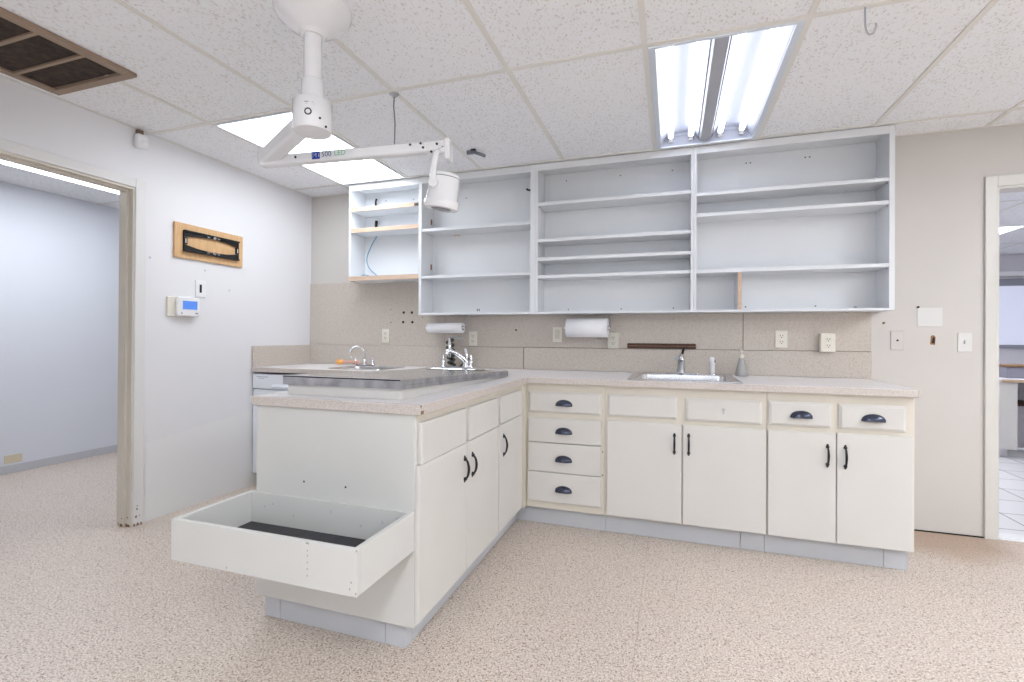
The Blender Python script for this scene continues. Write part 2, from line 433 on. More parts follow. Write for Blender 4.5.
# door casings and jambs
b = MB()
b.box(0, .014, dy1-.002, dy1+.06, 0, dz+.056, .003); b.box(0, .014, dy0-.06, dy0+.002, 0, dz+.056, .003); b.box(0, .014, dy0+.002, dy1-.002, dz, dz+.056, .003)
t1 = struct('trim_1', b, M['casing'])
b = MB()
for x0, x1, t in ((-.112, -.075, .012), (-.075, -.035, .024), (-.035, .004, .012)):
    b.box(x0, x1, dy1-t, dy1, 0, dz-t); b.box(x0, x1, dy0, dy0+t, 0, dz-t); b.box(x0, x1, dy0, dy1, dz-t, dz)
part('jamb', b, M['jamb'], t1)
b = MB()
for (x, y, z, r) in ((.0145, -1.515, .10, .007), (.0145, -1.513, .118, .005), (.0145, -1.52, .055, .009), (.0145, -1.50, .058, .004), (.0145, -1.51, .006, .012), (.0145, -1.49, .006, .009), (.0145, -1.53, .008, .01)):
    b.dome((x-.0003, y, z), .0006, r*.7, r, 10, 4, True)
for (x, z, r) in ((-.02, .055, .006), (-.05, .05, .005), (-.03, .008, .014), (-.055, .008, .014), (-.01, .006, .012), (-.09, .01, .01)):
    b.dome((x, dy1-(.0245 if -.075 < x < -.035 else .0125), z), r, .0006, r*.8, 10, 4, True)
pieces('chipped_spot', b, M['chip'], t1)
b = MB()
b.box(rx0-.056, rx0+.0, -.016, 0, 0, rz+.062, .003); b.box(rx1, rx1+.056, -.016, 0, 0, rz+.062, .003); b.box(rx0, rx1, -.016, 0, rz, rz+.062, .003)
t2 = struct('trim_2', b, M['trim'])
b = MB().box(rx0-.001, rx0+.012, -.004, .112, 0, rz).box(rx1-.012, rx1+.001, -.004, .112, 0, rz).box(rx0+.012, rx1-.012, -.004, .112, rz-.012, rz)
part('jamb', b, M['trim'], t2)
b = MB().box(rx0+.012, rx1-.012, .03, .115, 0, .006, .002); part('threshold', b, M['white'], t2)
b = MB().box(4.1565, rx0-.056, -.005, 0, 0, .007); part('floor_joint', b, M['dark'], t2)

# ------------------------------------------------------------------ lights of the room, seen and added
t = thing('ceiling_light', 'lit flush ceiling panel with white diffuser, above the shelves near the left wall', 'ceiling light', ((GX[0]+GX[1])/2, -.84, H-.01), 'troffers in the ceiling grid')
x0, x1, y0, y1 = GX[0]+.014, GX[1]-.014, GY0-GYS+.014, GY0-.014
b = MB(); f = .014
b.box(x0, x1, y0, y0+f, H-.010, H-.0005).box(x0, x1, y1-f, y1, H-.010, H-.0005).box(x0, x0+f, y0+f, y1-f, H-.010, H-.0005).box(x1-f, x1, y0+f, y1-f, H-.010, H-.0005)
part('frame', b, M['alu'], t)
part('diffuser', MB().box(x0+f, x1-f, y0+f, y1-f, H-.006, H-.002), M['panel'], t)

t = thing('ceiling_light', 'open recessed fluorescent ceiling fixture with bare tubes, above the right shelves', 'ceiling light', ((hx0+hx1)/2, -.84, H), 'troffers in the ceiling grid')
b = MB(); f = .03
for a in ((hx0, hx1, hy0, hy0+.016), (hx0, hx1, hy1-.016, hy1), (hx0, hx0+f, hy0+.016, hy1-.016), (hx1-f, hx1, hy0+.016, hy1-.016)):
    b.box(a[0], a[1], a[2], a[3], H-.011, H+.0, .003)
part('frame', b, M['alu'], t)
b = MB()
zt = H+.105
b.box(hx0, hx1, hy0, hy1, zt, zt+.01)
b.box(hx0, hx0+.004, hy0, hy1, H, zt); b.box(hx1-.004, hx1, hy0, hy1, H, zt)
b.box(hx0+.004, hx1-.004, hy0, hy0+.004, H, zt); b.box(hx0+.004, hx1-.004, hy1-.004, hy1, H, zt)
cx = (hx0+hx1)/2; W2 = (hx1-hx0)/2
for s in (-1, 1):   # sloping reflector sides of the two bays
    o0, o1 = cx+s*(W2-.030), cx+s*.042
    b.add([(o0, hy0+.005, H+.004), (o0, hy1-.005, H+.004), (o0-s*.035, hy1-.005, H+.075), (o0-s*.035, hy0+.005, H+.075)], [(0, 1, 2, 3)])
    b.add([(o0-s*.035, hy0+.005, H+.075), (o0-s*.035, hy1-.005, H+.075), (cx+s*.075, hy1-.005, H+.09), (cx+s*.075, hy0+.005, H+.09)], [(0, 1, 2, 3)])
    b.add([(o1, hy0+.005, H+.03), (o1, hy1-.005, H+.03), (cx+s*.075, hy1-.005, H+.09), (cx+s*.075, hy0+.005, H+.09)], [(0, 1, 2, 3)])
part('housing', b, M['reflector'], t)
part('ballast_cover', MB().prism([(cx-.038, H+.03), (cx-.028, H+.006), (cx+.028, H+.006), (cx+.038, H+.03)], hy0+.02, hy1-.03, 'y'), M['ballast'], t)
for dx in (-.205, -.085, .085, .205):
    tb = part('tube', MB().cyl((cx+dx, hy0+.03, H+.045), (cx+dx, hy1-.055, H+.045), .0165, seg=16), M['tube'], t)
    part('cap', MB().cyl((cx+dx, hy1-.055, H+.045), (cx+dx, hy1-.032, H+.045), .0155, seg=12).box(cx+dx-.012, cx+dx+.012, hy1-.032, hy1-.012, H+.02, H+.08), M['white'], tb)
b = MB()
for s in (-1, 1):
    b.tube([(cx+s*.26, hy1-.05, H+.02), (cx+s*.25, hy1-.03, H+.05), (cx+s*.15, hy1-.026, H+.055), (cx+s*.06, hy1-.03, H+.05)], .0025, 6, 5)
pieces('wire', b, M['ballast'], t)
# unseen panels added outside the view to brighten the room
for gi, row, lab in ((4, 3, 'added unseen ceiling panel in the middle of the rear row, behind the viewer'), (8, 3, 'added unseen ceiling panel by the right wall in the rear row, behind the viewer'), (8, 1, 'added unseen ceiling panel by the right wall near the doorway')):
    x0, x1, y1 = GX[gi]+.014, GX[gi]+.5956, GY0-GYS*row-.014; y0 = y1-GYS+.028; f = .014
    t = thing('ceiling_light', lab, 'ceiling light', ((x0+x1)/2, (y0+y1)/2, H-.01), 'troffers in the ceiling grid')
    b = MB().box(x0, x1, y0, y0+f, H-.010, H-.0005).box(x0, x1, y1-f, y1, H-.010, H-.0005).box(x0, x0+f, y0+f, y1-f, H-.010, H-.0005).box(x1-f, x1, y0+f, y1-f, H-.010, H-.0005)
    part('frame', b, M['alu'], t)
    part('diffuser', MB().box(x0+f, x1-f, y0+f, y1-f, H-.006, H-.002), M['rear'], t)
# strip in the room on the left
t = thing('strip_light', 'long lit ceiling strip seen through the left doorway', 'ceiling light', (-1.3, -1.5, H-.01))
b = MB().box(-1.515, -.985, -2.2, -.40, H-.012, H-.0005); part('frame', b, M['alu'], t)
part('diffuser', MB().box(-1.505, -.995, -2.19, -.41, H-.016, H-.012), M['hallstrip'], t)
# panel in the room on the right
t = thing('ceiling_light', 'lit ceiling panel seen at the top of the right doorway', 'ceiling light', (6.32, 3.8, H-.01))
b = MB().box(6.02, 6.61, 3.21, 4.41, H-.012, H-.0005); part('frame', b, M['alu'], t)
part('diffuser', MB().box(6.03, 6.60, 3.22, 4.40, H-.015, H-.012), M['hallstrip'], t)
for xx, yy, lab in ((7.86, 1.0, 'added unseen ceiling panel on the right side of the tiled room'), (4.80, 1.4, 'added unseen ceiling panel on the left side of the tiled room')):  # unseen panels, added to brighten the tiled room
    t = thing('ceiling_light', lab, 'ceiling light', (xx+.3, yy+.6, H-.01))
    part('frame', MB().box(xx, xx+.59, yy, yy+1.2, H-.012, H-.0005), M['alu'], t)
    part('diffuser', MB().box(xx+.01, xx+.58, yy+.01, yy+1.19, H-.015, H-.012), M['addedfarpanel'], t)

# ------------------------------------------------------------------ base cabinets
ZC, ZT = .113, .866          # carcass bottom and top
YF0, YD = -.700, -.718       # face frame and door front planes of the back run
XF0, XD = 2.188, 2.206       # the same on the peninsula (facing +x)
def Ty(p): return (p[0], YD-p[1], p[2])          # (along, out, up) on the back run
def Tx(p): return (XD+p[1], p[0], p[2])          # on the peninsula
def bow_pull(T, a, z0, z1, parent, name='handle'):
    h = MB(T); zm = (z0+z1)/2; out = .021
    pts = [(a, .003, z0+.010), (a, .012, z0+.016), (a, out-.003, zm-.022), (a, out, zm), (a, out-.003, zm+.022), (a, .012, z1-.016), (a, .003, z1-.010)]
    ps = catmull(pts, 5); n = len(ps)
    h.loft([(p, .0038+.0022*(1-abs(2*i/(n-1)-1)) ) for i, p in enumerate(ps)], 10)
    for z, s in ((z0, 1), (z1, -1)):                 # flared leaf-shaped feet
        h.loft([((a, .0, z+s*.009), .0085), ((a, .005, z+s*.009), .0085), ((a, .011, z+s*.012), .005)], 12)
        h.dome((a, .001, z+s*.002), .006, .005, .009, 10, 5, True)
    return part(name, h, M['black'], parent)
def cup_pull(T, a, z, parent):
    h = MB(T); A, D, Hh = .050, .026, .036
    for k, sc in ((0, 1.), (1, .88)):
        vs = []; fs = []; nu, nv = 18, 8
        for i in range(nu+1):
            th = math.pi*i/nu; r = max(0, math.sin(th))**.75
            for j in range(nv+1):
                ps = math.pi/2*j/nv
                vs.append((a+A*sc*math.cos(th), .002+D*sc*r*math.cos(ps)*.98, z-.018+Hh*sc*r*math.sin(ps)))
        for i in range(nu):
            for j in range(nv):
                q = i*(nv+1)+j; fs.append((q, q+1, q+nv+2, q+nv+1))
        h.add(vs, fs, True)
    h.prism([(a+A*1.03*math.cos(math.pi*k/16), z-.0195+(Hh+.002)*max(0, math.sin(math.pi*k/16))**.8) for k in range(17)], 0, .0022, 'y')
    return part('handle', h, M['navy'], parent, 'dark bronze cup pull')
def slab_front(T, a0, a1, z0, z1, name, parent, style='flat'):
    d = MB(T)
    if style == 'flat': d.box(a0, a1, -.018, 0, z0, z1, .004, 2)
    else:      # drawer front with eased (chamfered) border
        c = .013
        d.add([(a0, -.018, z0), (a1, -.018, z0), (a1, -.018, z1), (a0, -.018, z1), (a0, -.009, z0), (a1, -.009, z0), (a1, -.009, z1), (a0, -.009, z1),
               (a0+c, 0, z0+c), (a1-c, 0, z0+c), (a1-c, 0, z1-c), (a0+c, 0, z1-c)],
              [(3, 2, 1, 0), (0, 1, 5, 4), (1, 2, 6, 5), (2, 3, 7, 6), (3, 0, 4, 7), (4, 5, 9, 8), (5, 6, 10, 9), (6, 7, 11, 10), (7, 4, 8, 11), (8, 9, 10, 11)])
    return part(name, d, M['cab'], parent)
def open_top(c, x0, x1, y0, y1):      # carcass with room for a basin: solid below, side panels above
    c.box(x0, x1, y0, y1, ZC, .74).box(x0, x0+.016, y0, y1, .74, ZT).box(x1-.016, x1, y0, y1, .74, ZT)
    return c
def carcass(x0, x1, parent, basin=False):
    c = open_top(MB(), x0, x1, -.682, -.012) if basin else MB().box(x0, x1, -.682, -.012, ZC, ZT)
    part('body', c, M['face'], parent)
    c = MB().box(x0, x1, YF0, -.682, ZC, ZT, .002); part('face_frame', c, M['face'], parent)

# drawers
t = thing('drawer_cabinet', 'narrow cream base cabinet with a stack of four drawers in the inner corner', 'cabinet', (2.44, -.36, 0))
carcass(2.2065, 2.676, t)
for i, (z0, z1) in enumerate(((.690, .818), (.515, .660), (.338, .510), (.157, .334))):
    d = slab_front(Ty, 2.219, 2.657, z0, z1, 'drawer', t, 'eased' if i == 0 else 'flat')
    cup_pull(Ty, 2.438, (.755, .590, .424, .244)[i], d)
b = MB().box(2.127, 2.676, -.645, -.60, 0, ZC-.001, .003); pieces('toe_kick', b, M['vinyl'], t, 'grey vinyl base strip')
b = MB()
for z in (.345, .48): b.cyl((2.665, YF0, z), (2.665, YF0-.004, z), .004, seg=8)
pieces('hinge_scar', b, M['chip'], t)
# sink cabinet
t = thing('sink_cabinet', 'cream base cabinet with two wide doors below the right sink', 'cabinet', (3.095, -.36, 0))
carcass(2.6765, 3.5155, t, True)
slab_front(Ty, 2.694, 3.072, .692, .818, 'false_drawer', t, 'eased')
d = slab_front(Ty, 3.116, 3.492, .690, .814, 'false_drawer', t, 'eased')
lk = MB(Ty).cyl((3.306, 0, .760), (3.306, .004, .760), .009, seg=14).box(3.302, 3.310, .002, .006, .738, .757, .002); part('lock', lk, M['steeldull'], d, 'worn metal lock')
d = slab_front(Ty, 2.690, 3.0945, .122, .668, 'door', t); bow_pull(Ty, 3.058, .506, .613, d)
d = slab_front(Ty, 3.102, 3.512, .120, .666, 'door', t); bow_pull(Ty, 3.132, .506, .616, d)
b = MB().box(2.677, 3.398, -.645, -.60, 0, ZC-.001, .003).box(3.400, 3.515, -.645, -.60, 0, ZC-.001, .003); pieces('toe_kick', b, M['vinyl'], t, 'grey vinyl base strip')
# right cabinet
t = thing('base_cabinet', 'cream base cabinet with two drawers over two doors at the right end', 'cabinet', (3.836, -.36, 0))
carcass(3.516, 4.156, t)
for a0, a1, cx_ in ((3.524, 3.806, 3.672), (3.838, 4.118, 3.983)):
    d = slab_front(Ty, a0, a1, .693, .818, 'drawer', t, 'eased'); cup_pull(Ty, cx_, .757, d)
d = slab_front(Ty, 3.520, 3.8245, .118, .667, 'door', t); bow_pull(Ty, 3.788, .502, .608, d)
d = slab_front(Ty, 3.829, 4.146, .118, .671, 'door', t); bow_pull(Ty, 3.865, .499, .609, d)
b = MB().box(3.516, 4.050, -.645, -.60, 0, ZC-.001, .003).box(4.051, 4.144, -.645, -.60, 0, ZC-.001, .003).box(4.144, 4.150, -.645, -.012, 0, ZC-.001); pieces('toe_kick', b, M['vinyl'], t, 'grey vinyl base strip')
# peninsula, outer unit with the end panel
t = thing('base_cabinet', 'cream peninsula cabinet with two doors and a tall plain end panel', 'cabinet', (1.83, -1.64, 0))
b = MB().box(1.480, 2.170, -2.048, -1.2125, ZC, ZT); part('body', b, M['face'], t)
b = MB().box(2.170, XF0, -2.048, -1.2125, ZC, ZT, .002); part('face_frame', b, M['face'], t)
b = MB().box(1.478, XF0, -2.066, -2.0485, ZC, ZT, .002)
ep = part('end_panel', b, M['endp'], t)
b = MB()
for x, z in ((1.711, .584), (1.9, .582)): b.cyl((x, -2.0655, z), (x, -2.0668, z), .004, seg=8)
pieces('screw_hole', b, M['dark'], ep)
slab_front(Tx, -2.046, -1.640, .686, .835, 'false_drawer', t, 'flat'); slab_front(Tx, -1.606, -1.220, .688, .833, 'false_drawer', t, 'flat')
d = slab_front(Tx, -2.063, -1.6345, .130, .685, 'door', t); bow_pull(Tx, -1.664, .526, .629, d)
d = slab_front(Tx, -1.6305, -1.222, .130, .685, 'door', t); bow_pull(Tx, -1.577, .527, .627, d)
b = MB().box(1.478, 1.552, -2.014, -1.97, 0, ZC-.001, .003).box(1.554, 2.040, -2.014, -1.97, 0, ZC-.001, .003).box(2.042, 2.128, -2.014, -1.97, 0, ZC-.001, .003)
b.box(2.084, 2.128, -1.9695, -1.2125, 0, ZC-.001, .003).box(1.478, 1.488, -1.9695, -1.2125, 0, ZC-.001); pieces('toe_kick', b, M['vinyl'], t, 'grey vinyl base strip')
# peninsula, inner unit running into the corner
t = thing('base_cabinet', 'cream peninsula cabinet with one narrow door beside the inner corner', 'cabinet', (1.83, -.95, 0))
b = MB().box(1.480, 2.170, -1.212, -.742, ZC, ZT).box(1.740, 2.206, -.742, -.012, ZC, ZT).box(1.480, 1.740, -.742, -.012, ZC, .74); part('body', b, M['face'], t)
b = MB().box(2.170, XF0, -1.212, -.7025, ZC, ZT, .002); part('face_frame', b, M['face'], t)
slab_front(Tx, -1.174, -.806, .690, .833, 'false_drawer', t, 'flat')
d = slab_front(Tx, -1.203, -.800, .132, .687, 'door', t); bow_pull(Tx, -1.146, .520, .629, d)
b = MB().box(2.084, 2.126, -1.212, -.601, 0, ZC-.001, .003).box(1.478, 1.488, -1.212, -.66, 0, ZC-.001); pieces('toe_kick', b, M['vinyl'], t, 'grey vinyl base strip')
# unit below the left sink, behind the peninsula
t = thing('base_cabinet', 'cream base cabinet below the left sink, behind the peninsula', 'cabinet', (1.05, -.33, 0))
b = open_top(MB(), .6305, 1.2535, -.625, -.012).box(1.2535, 1.478, -.625, -.012, ZC, .74); part('body', b, M['face'], t)
Tl = lambda p: (p[0], -.643-p[1], p[2])
for a0, a1, hx in ((.65, 1.05, 1.02), (1.06, 1.46, 1.09)):
    d = slab_front(Tl, a0, a1, .13, .685, 'door', t); bow_pull(Tl, hx, .52, .63, d)
    slab_front(Tl, a0, a1, .70, .83, 'false_drawer', t, 'flat')
b = MB().box(.6355, 1.477, -.575, -.56, 0, ZC-.001); pieces('toe_kick', b, M['vinyl'], t)
# dishwasher
t = thing('dishwasher', 'white built-in dishwasher under the worktop against the left wall', 'dishwasher', (.32, -.33, 0))
part('body', MB().box(.012, .620, -.618, -.012, .10, .852), M['appliance'], t)
part('door', MB().box(.010, .628, -.648, -.6185, .095, .735, .006), M['appliance'], t)
cp = part('control_panel', MB().box(.010, .628, -.652, -.6185, .742, .852, .005), M['appliance'], t)
pieces('printed_mark', MB().box(.05, .16, -.6528, -.6518, .829, .833).box(.07, .12, -.6528, -.6518, .818, .821), M['greytext'], cp)
part('handle', MB().prism([(-.652, .752), (-.668, .760), (-.652, .782)], .20, .44, 'x'), M['appliance'], cp)
part('toe_kick', MB().box(.012, .628, -.60, -.58, 0, .094), M['tantoe'], t)

# ------------------------------------------------------------------ worktop with sink cut-outs
ZW0, ZW1 = .8665, .9023
CXR, CYF, CYL = 4.1675, -.742, -.660
SINKS = {'right': (2.845, 3.36, -.655, -.20), 'left': (.66, 1.06, -.56, -.26), 'corner': (1.30, 1.72, -.62, -.26)}
t = thing('worktop', 'beige speckled laminate worktop running along the wall and out over the peninsula', 'worktop', (2.1, -.4, ZW0))
b = MB()
xs = [0.0015]
for k in ('left', 'corner', 'right'): xs += [SINKS[k][0], SINKS[k][1]]
xs.append(CXR-.012)
xs.append(1.4615); xs.append(2.2188-.012); xs = sorted(xs)
for a, c in zip(xs[:-1], xs[1:]):
    yf = CYL+.012 if c <= 1.4616 else (CYF if c <= 2.21 else CYF+.012)
    hole = [q for q in SINKS.values() if q[0] <= a+1e-6 and c <= q[1]+1e-6]
    if hole: q = hole[0]; b.box(a, c, yf, q[2], ZW0, ZW1); b.box(a, c, q[3], -.0015, ZW0, ZW1)
    else: b.box(a, c, yf, -.0015, ZW0, ZW1)
b.box(1.4615+.012, 2.2188-.012, -2.080+.012, CYF, ZW0, ZW1)
part('top', b, M['lam'], t)
b = MB()
b.box(2.2188-.012, CXR-.012, CYF, CYF+.012, ZW0, ZW1, .003)          # right run front
b.box(CXR-.012, CXR, CYF, -.0015, ZW0, ZW1, .003)                   # right end
b.box(2.2188-.012, 2.2188, -2.080+.012, CYF, ZW0, ZW1, .003)        # peninsula aisle side
b.box(1.4615, 2.2188, -2.080, -2.080+.012, ZW0, ZW1, .003)          # peninsula end
b.box(1.4615, 1.4615+.012, -2.080+.012, CYL, ZW0, ZW1, .003)        # peninsula wall side
b.box(.0015, 1.4615, CYL, CYL+.012, ZW0, ZW1, .003)                 # left run front
eb = part('edge_band', b, M['lamedge'], t)
b = MB()
b.box(2.2175, 2.2196, -2.0795, -2.058, ZW0+.004, ZW0+.016, .001).box(2.2160, 2.2195, -2.0806, -2.0745, ZW1-.007, ZW1+.0004, .0008)
pieces('chipped_corner', b, M['chip'], eb, 'brown chipped corner')
b = MB().box(1.4615+.012, 2.2188-.012, -2.0680, -2.0668, ZW1-.0005, ZW1+.0004)
pieces('seam', b, M['seam'], t)
# splashbacks
def dark_box(bm_, *a): bm_.box(*a)
t = thing('low_splashback', 'low beige laminate upstand along the back of the worktop and up the left wall', 'splashback', (2.1, -.01, ZW1))
zs = ZW1+.0007
part('strip', MB().box(.0015, .0195, -.655, -.0195, zs, 1.064, .002), M['splash'], t)
part('strip', MB().box(.0015, 1.978, -.0195, -.0015, zs, 1.066, .002), M['splash'], t)
part('strip', MB().box(1.984, 4.198, -.0195, -.0015, zs, 1.066, .002), M['splash'], t)
part('seam', MB().box(1.979, 1.983, -.0175, -.0015, zs, 1.0655), M['seam'], t)
t0 = t
t = thing('high_splashback', 'tall beige laminate wall panels between the worktop upstand and the open shelves', 'splashback', (2.1, -.005, 1.067))
part('panel', MB().box(.0015, 1.3145, -.011, -.0015, 1.0675, 1.605, .001), M['splash'], t)
part('panel', MB().box(1.3165, 3.484, -.011, -.0015, 1.0675, 1.3095, .001), M['splash'], t)
part('panel', MB().box(3.488, 4.198, -.011, -.0015, 1.0675, 1.3095, .001), M['splash'], t)
pieces('seam', MB().box(3.484, 3.488, -.0095, -.0015, 1.0675, 1.309).box(1.3145, 1.3165, -.0095, -.0015, 1.0675, 1.309), M['seam'], t)
b = MB()
for x, z, r in ((.945, 1.342, .011), (1.021, 1.341, .011), (.940, 1.263, .011), (1.026, 1.262, .011), (.823, 1.368, .004), (.824, 1.26, .005), (1.917, 1.198, .008), (3.05, 1.275, .003), (2.4, 1.24, .003), (1.12, 1.30, .004)):
    b.cyl((x, -.0105, z), (x, -.0116, z), r, seg=14)
pieces('drilled_hole', b, M['dark'], t)
part('seam', MB().box(1.45, 4.198, -.0125, -.0112, 1.0668, 1.0692), M['seam'], t)

# ------------------------------------------------------------------ sinks
def sink(q, label, depth, rim=.034):
    x0, x1, y0, y1 = q
    t = thing('sink', label, 'sink', ((x0+x1)/2, (y0+y1)/2, ZW1))
    z = ZW1+.0006; c = .006; yb = y1+.055
    r = MB()
    def ring(a, bq):     # flat ring between two rounded rectangles, slightly domed
        pass
    def rr(x0, x1, y0, y1, r_, zz, n=5):
        out = []
        for cx_, cy_, s in ((x1-r_, y1-r_, 0), (x0+r_, y1-r_, 1), (x0+r_, y0+r_, 2), (x1-r_, y0+r_, 3)):
            for k in range(n+1):
                an = math.pi/2*(s+k/n); out.append((cx_+r_*math.cos(an), cy_+r_*math.sin(an), zz))
        return out
    i = .004
    loops = [rr(x0-rim, x1+rim, y0-rim, yb, .02, z), rr(x0-rim+.004, x1+rim-.004, y0-rim+.004, yb-.004, .02, z+c), rr(x0+i-.006, x1-i+.006, y0+i-.006, y1-i+.006, .04, z+c),
             rr(x0+i, x1-i, y0+i, y1-i, .04, z), rr(x0+i+.006, x1-i-.006, y0+i+.006, y1-i-.006, .045, z-depth+.03), rr(x0+.04, x1-.04, y0+.04, y1-.04, .03, z-depth)]
    n = len(loops[0]); vs = [p for L in loops for p in L]; fs = []
    for a in range(len(loops)-1):
        for k in range(n):
            k2 = (k+1) % n; fs.append((a*n+k, a*n+k2, (a+1)*n+k2, (a+1)*n+k))
    fs.append([(len(loops)-1)*n+k for k in range(n)])
    r.add(vs, fs, False); part('basin', r, M['steel'], t)
    cx_, cy_ = (x0+x1)/2, (y0+y1)/2
    part('drain', MB().cyl((cx_, cy_, z-depth+.0005), (cx_, cy_, z-depth+.004), .04, .036, 20), M['chrome'], t)
    return z+c
zr = sink(SINKS['right'], 'stainless steel drop-in sink in the worktop right of the inner corner', .13, .046)
zl = sink(SINKS['left'], 'small stainless sink in the left worktop, behind the metal wet table', .12, .025)
zk = sink(SINKS['corner'], 'stainless sink in the corner, at the low end of the wet table', .12, .03)
# cabinet bodies under sinks are hollowed by cutting the carcass tops below the basins (done on the meshes)
def hollow(names):
    pass

# faucet of the right sink: single post seen end-on, spout towards the viewer
t = thing('faucet', 'chrome single-lever faucet standing behind the right sink', 'faucet', (3.10, -.165, zr))
z = zr+.0005
b = MB().box(3.00, 3.20, -.188, -.148, z, z+.010, .004)
part('deck_plate', b, M['chrome'], t)
b = MB().loft([((3.10, -.168, z+.010), .026), ((3.10, -.168, z+.03), .022), ((3.10, -.168, z+.10), .020), ((3.10, -.168, z+.112), .021), ((3.10, -.168, z+.122), .012)], 20)
bd = part('body', b, M['steeldull'], t)
b = MB().tube([(3.10, -.175, z+.085), (3.10, -.22, z+.112), (3.10, -.29, z+.125), (3.10, -.35, z+.118), (3.10, -.362, z+.095)], .012, 12, 5)
part('spout', b, M['steel'], t)
b = MB().loft([((3.10, -.168, z+.12), .009), ((3.108, -.160, z+.135), .008), ((3.115, -.135, z+.165), .009)], 12)
part('lever', b, M['black'], t, 'dark lever')
b = MB().tube([(3.083, -.176, z+.10), (3.062, -.186, z+.098), (3.056, -.190, z+.112)], .007, 10, 4); part('side_spray_knob', b, M['white'], t)
# soap dispenser / sprayer
t = thing('side_sprayer', 'white pull-out sprayer standing on the sink rim right of the chrome faucet', 'sprayer', (3.29, -.165, zr))
b = MB().loft([((3.29, -.165, z), .021), ((3.29, -.165, z+.008), .019), ((3.29, -.165, z+.012), .013)], 18); part('base', b, M['chrome'], t)
b = MB().loft([((3.29, -.165, z+.012), .013), ((3.29, -.165, z+.045), .014), ((3.289, -.168, z+.075), .016), ((3.285, -.175, z+.095), .019), ((3.282, -.182, z+.106), .016), ((3.281, -.186, z+.112), .006)], 18); part('head', b, M['white'], t)
part('button', MB().box(3.298, 3.306, -.185, -.165, z+.080, z+.098, .003), M['black'], t)
# spray bottle
t = thing('bottle', 'clear cone-shaped soap bottle with white pump at the right end of the sink', 'bottle', (3.465, -.115, ZW1))
z = ZW1+.0006; x, y = 3.465, -.115
b = MB().loft([((x, y, z), .036), ((x, y, z+.004), .038), ((x, y, z+.03), .035), ((x, y, z+.085), .022), ((x, y, z+.108), .016), ((x, y, z+.115), .013)], 24); part('flask', b, M['bottle'], t)
b = MB().cyl((x, y, z+.115), (x, y, z+.138), .0145, seg=18).cyl((x, y, z+.138), (x, y, z+.156), .005, seg=10); part('cap', b, M['ivory'], t)
b = MB().loft([((x, y+.004, z+.162), .010), ((x, y-.008, z+.163), .010), ((x, y-.035, z+.158), .006)], 12); part('pump', b, M['ivory'], t)
# left faucet: gooseneck with two handles
t = thing('faucet', 'chrome gooseneck faucet with cross handles at the left sink, orange-tipped', 'faucet', (.67, -.21, zl))
z = zl+.0005; x, y = .705, -.212
part('deck_plate', MB().box(x-.11, x+.10, y-.022, y+.022, z, z+.012, .005), M['chrome'], t)
b = MB().loft([((x, y, z+.012), .02), ((x, y, z+.03), .016), ((x, y, z+.05), .013)], 16)
b.tube([(x, y, z+.045), (x, y-.0, z+.10), (x-.012, y-.01, z+.135), (x-.045, y-.035, z+.150), (x-.075, y-.06, z+.135), (x-.085, y-.068, z+.105)], .0095, 12, 6)
part('spout', b, M['chrome'], t)
for dx, lx in ((-.085, -.03), (.078, .012)):
    b = MB().loft([((x+dx, y, z+.012), .017), ((x+dx, y, z+.035), .013), ((x+dx, y, z+.048), .015), ((x+dx, y, z+.055), .006)], 14)
    b.tube([(x+dx, y, z+.045), (x+dx+lx*.5, y-.02, z+.060), (x+dx+lx, y-.03, z+.075)], .006, 10, 4)
    part('handle', b, M['chrome'], t)
b = MB().tube([(.68, -.245, z+.030), (.605, -.26, z+.029), (.53, -.27, z+.027)], .010, 12, 4)
o = part('hose', b, M['pink'], t, 'pink rubber hose')
part('tip', MB().loft([((.545, -.268, z+.027), .014), ((.53, -.27, z+.027), .023), ((.50, -.273, z+.026), .021), ((.485, -.274, z+.026), .012)], 16), M['orange'], o, 'orange rubber tip')
# corner faucet with hose sprayer
t = thing('faucet', 'chrome two-handle faucet at the corner sink behind the wet table', 'faucet', (1.50, -.235, zk))
z = zk+.0005; y = -.232
part('deck_plate', MB().box(1.40, 1.655, y-.026, y+.024, z, z+.012, .005), M['steeldull'], t)
for x, s in ((1.415, -1), (1.64, 1)):
    b = MB().loft([((x, y, z+.008), .018), ((x, y, z+.03), .013), ((x, y, z+.05), .016), ((x, y, z+.06), .010), ((x, y, z+.085), .011), ((x, y, z+.105), .005)], 14)
    part('handle', b, M['chrome'], t)
b = MB().loft([((1.60, y, z+.01), .026), ((1.60, y, z+.045), .022), ((1.60, y, z+.06), .02)], 16)
b.loft([((1.605, y, z+.045), .019), ((1.58, y-.02, z+.080), .017), ((1.54, y-.05, z+.115), .016), ((1.505, y-.075, z+.132), .017), ((1.488, y-.083, z+.127), .019), ((1.482, y-.085, z+.108), .018)], 14)
b.loft([((1.60, y, z+.055), .012), ((1.607, y+.004, z+.09), .010), ((1.595, y+.006, z+.135), .014), ((1.590, y+.006, z+.146), .006)], 12)
part('spout', b, M['chrome'], t)
t = thing('spray_hose', 'coiled dark rubber spray hose standing beside the corner faucet', 'spray hose', (1.47, -.10, ZW1))
pts = []
for k in range(60):
    a = k*.55; zz = ZW1+.02+.20*k/59
    pts.append((1.432+.024*math.cos(a)-.018*k/59, -.12+.024*math.sin(a), zz))
b = MB().tube(pts, .0115, 8)
part('coil', b, M['grayrubber'], t)
b = MB().tube([(1.410, -.12, ZW1+.22), (1.445, -.125, ZW1+.237), (1.50, -.125, ZW1+.233), (1.535, -.12, ZW1+.218)], .006, 8, 6); part('spring_end', b, M['steeldull'], t)
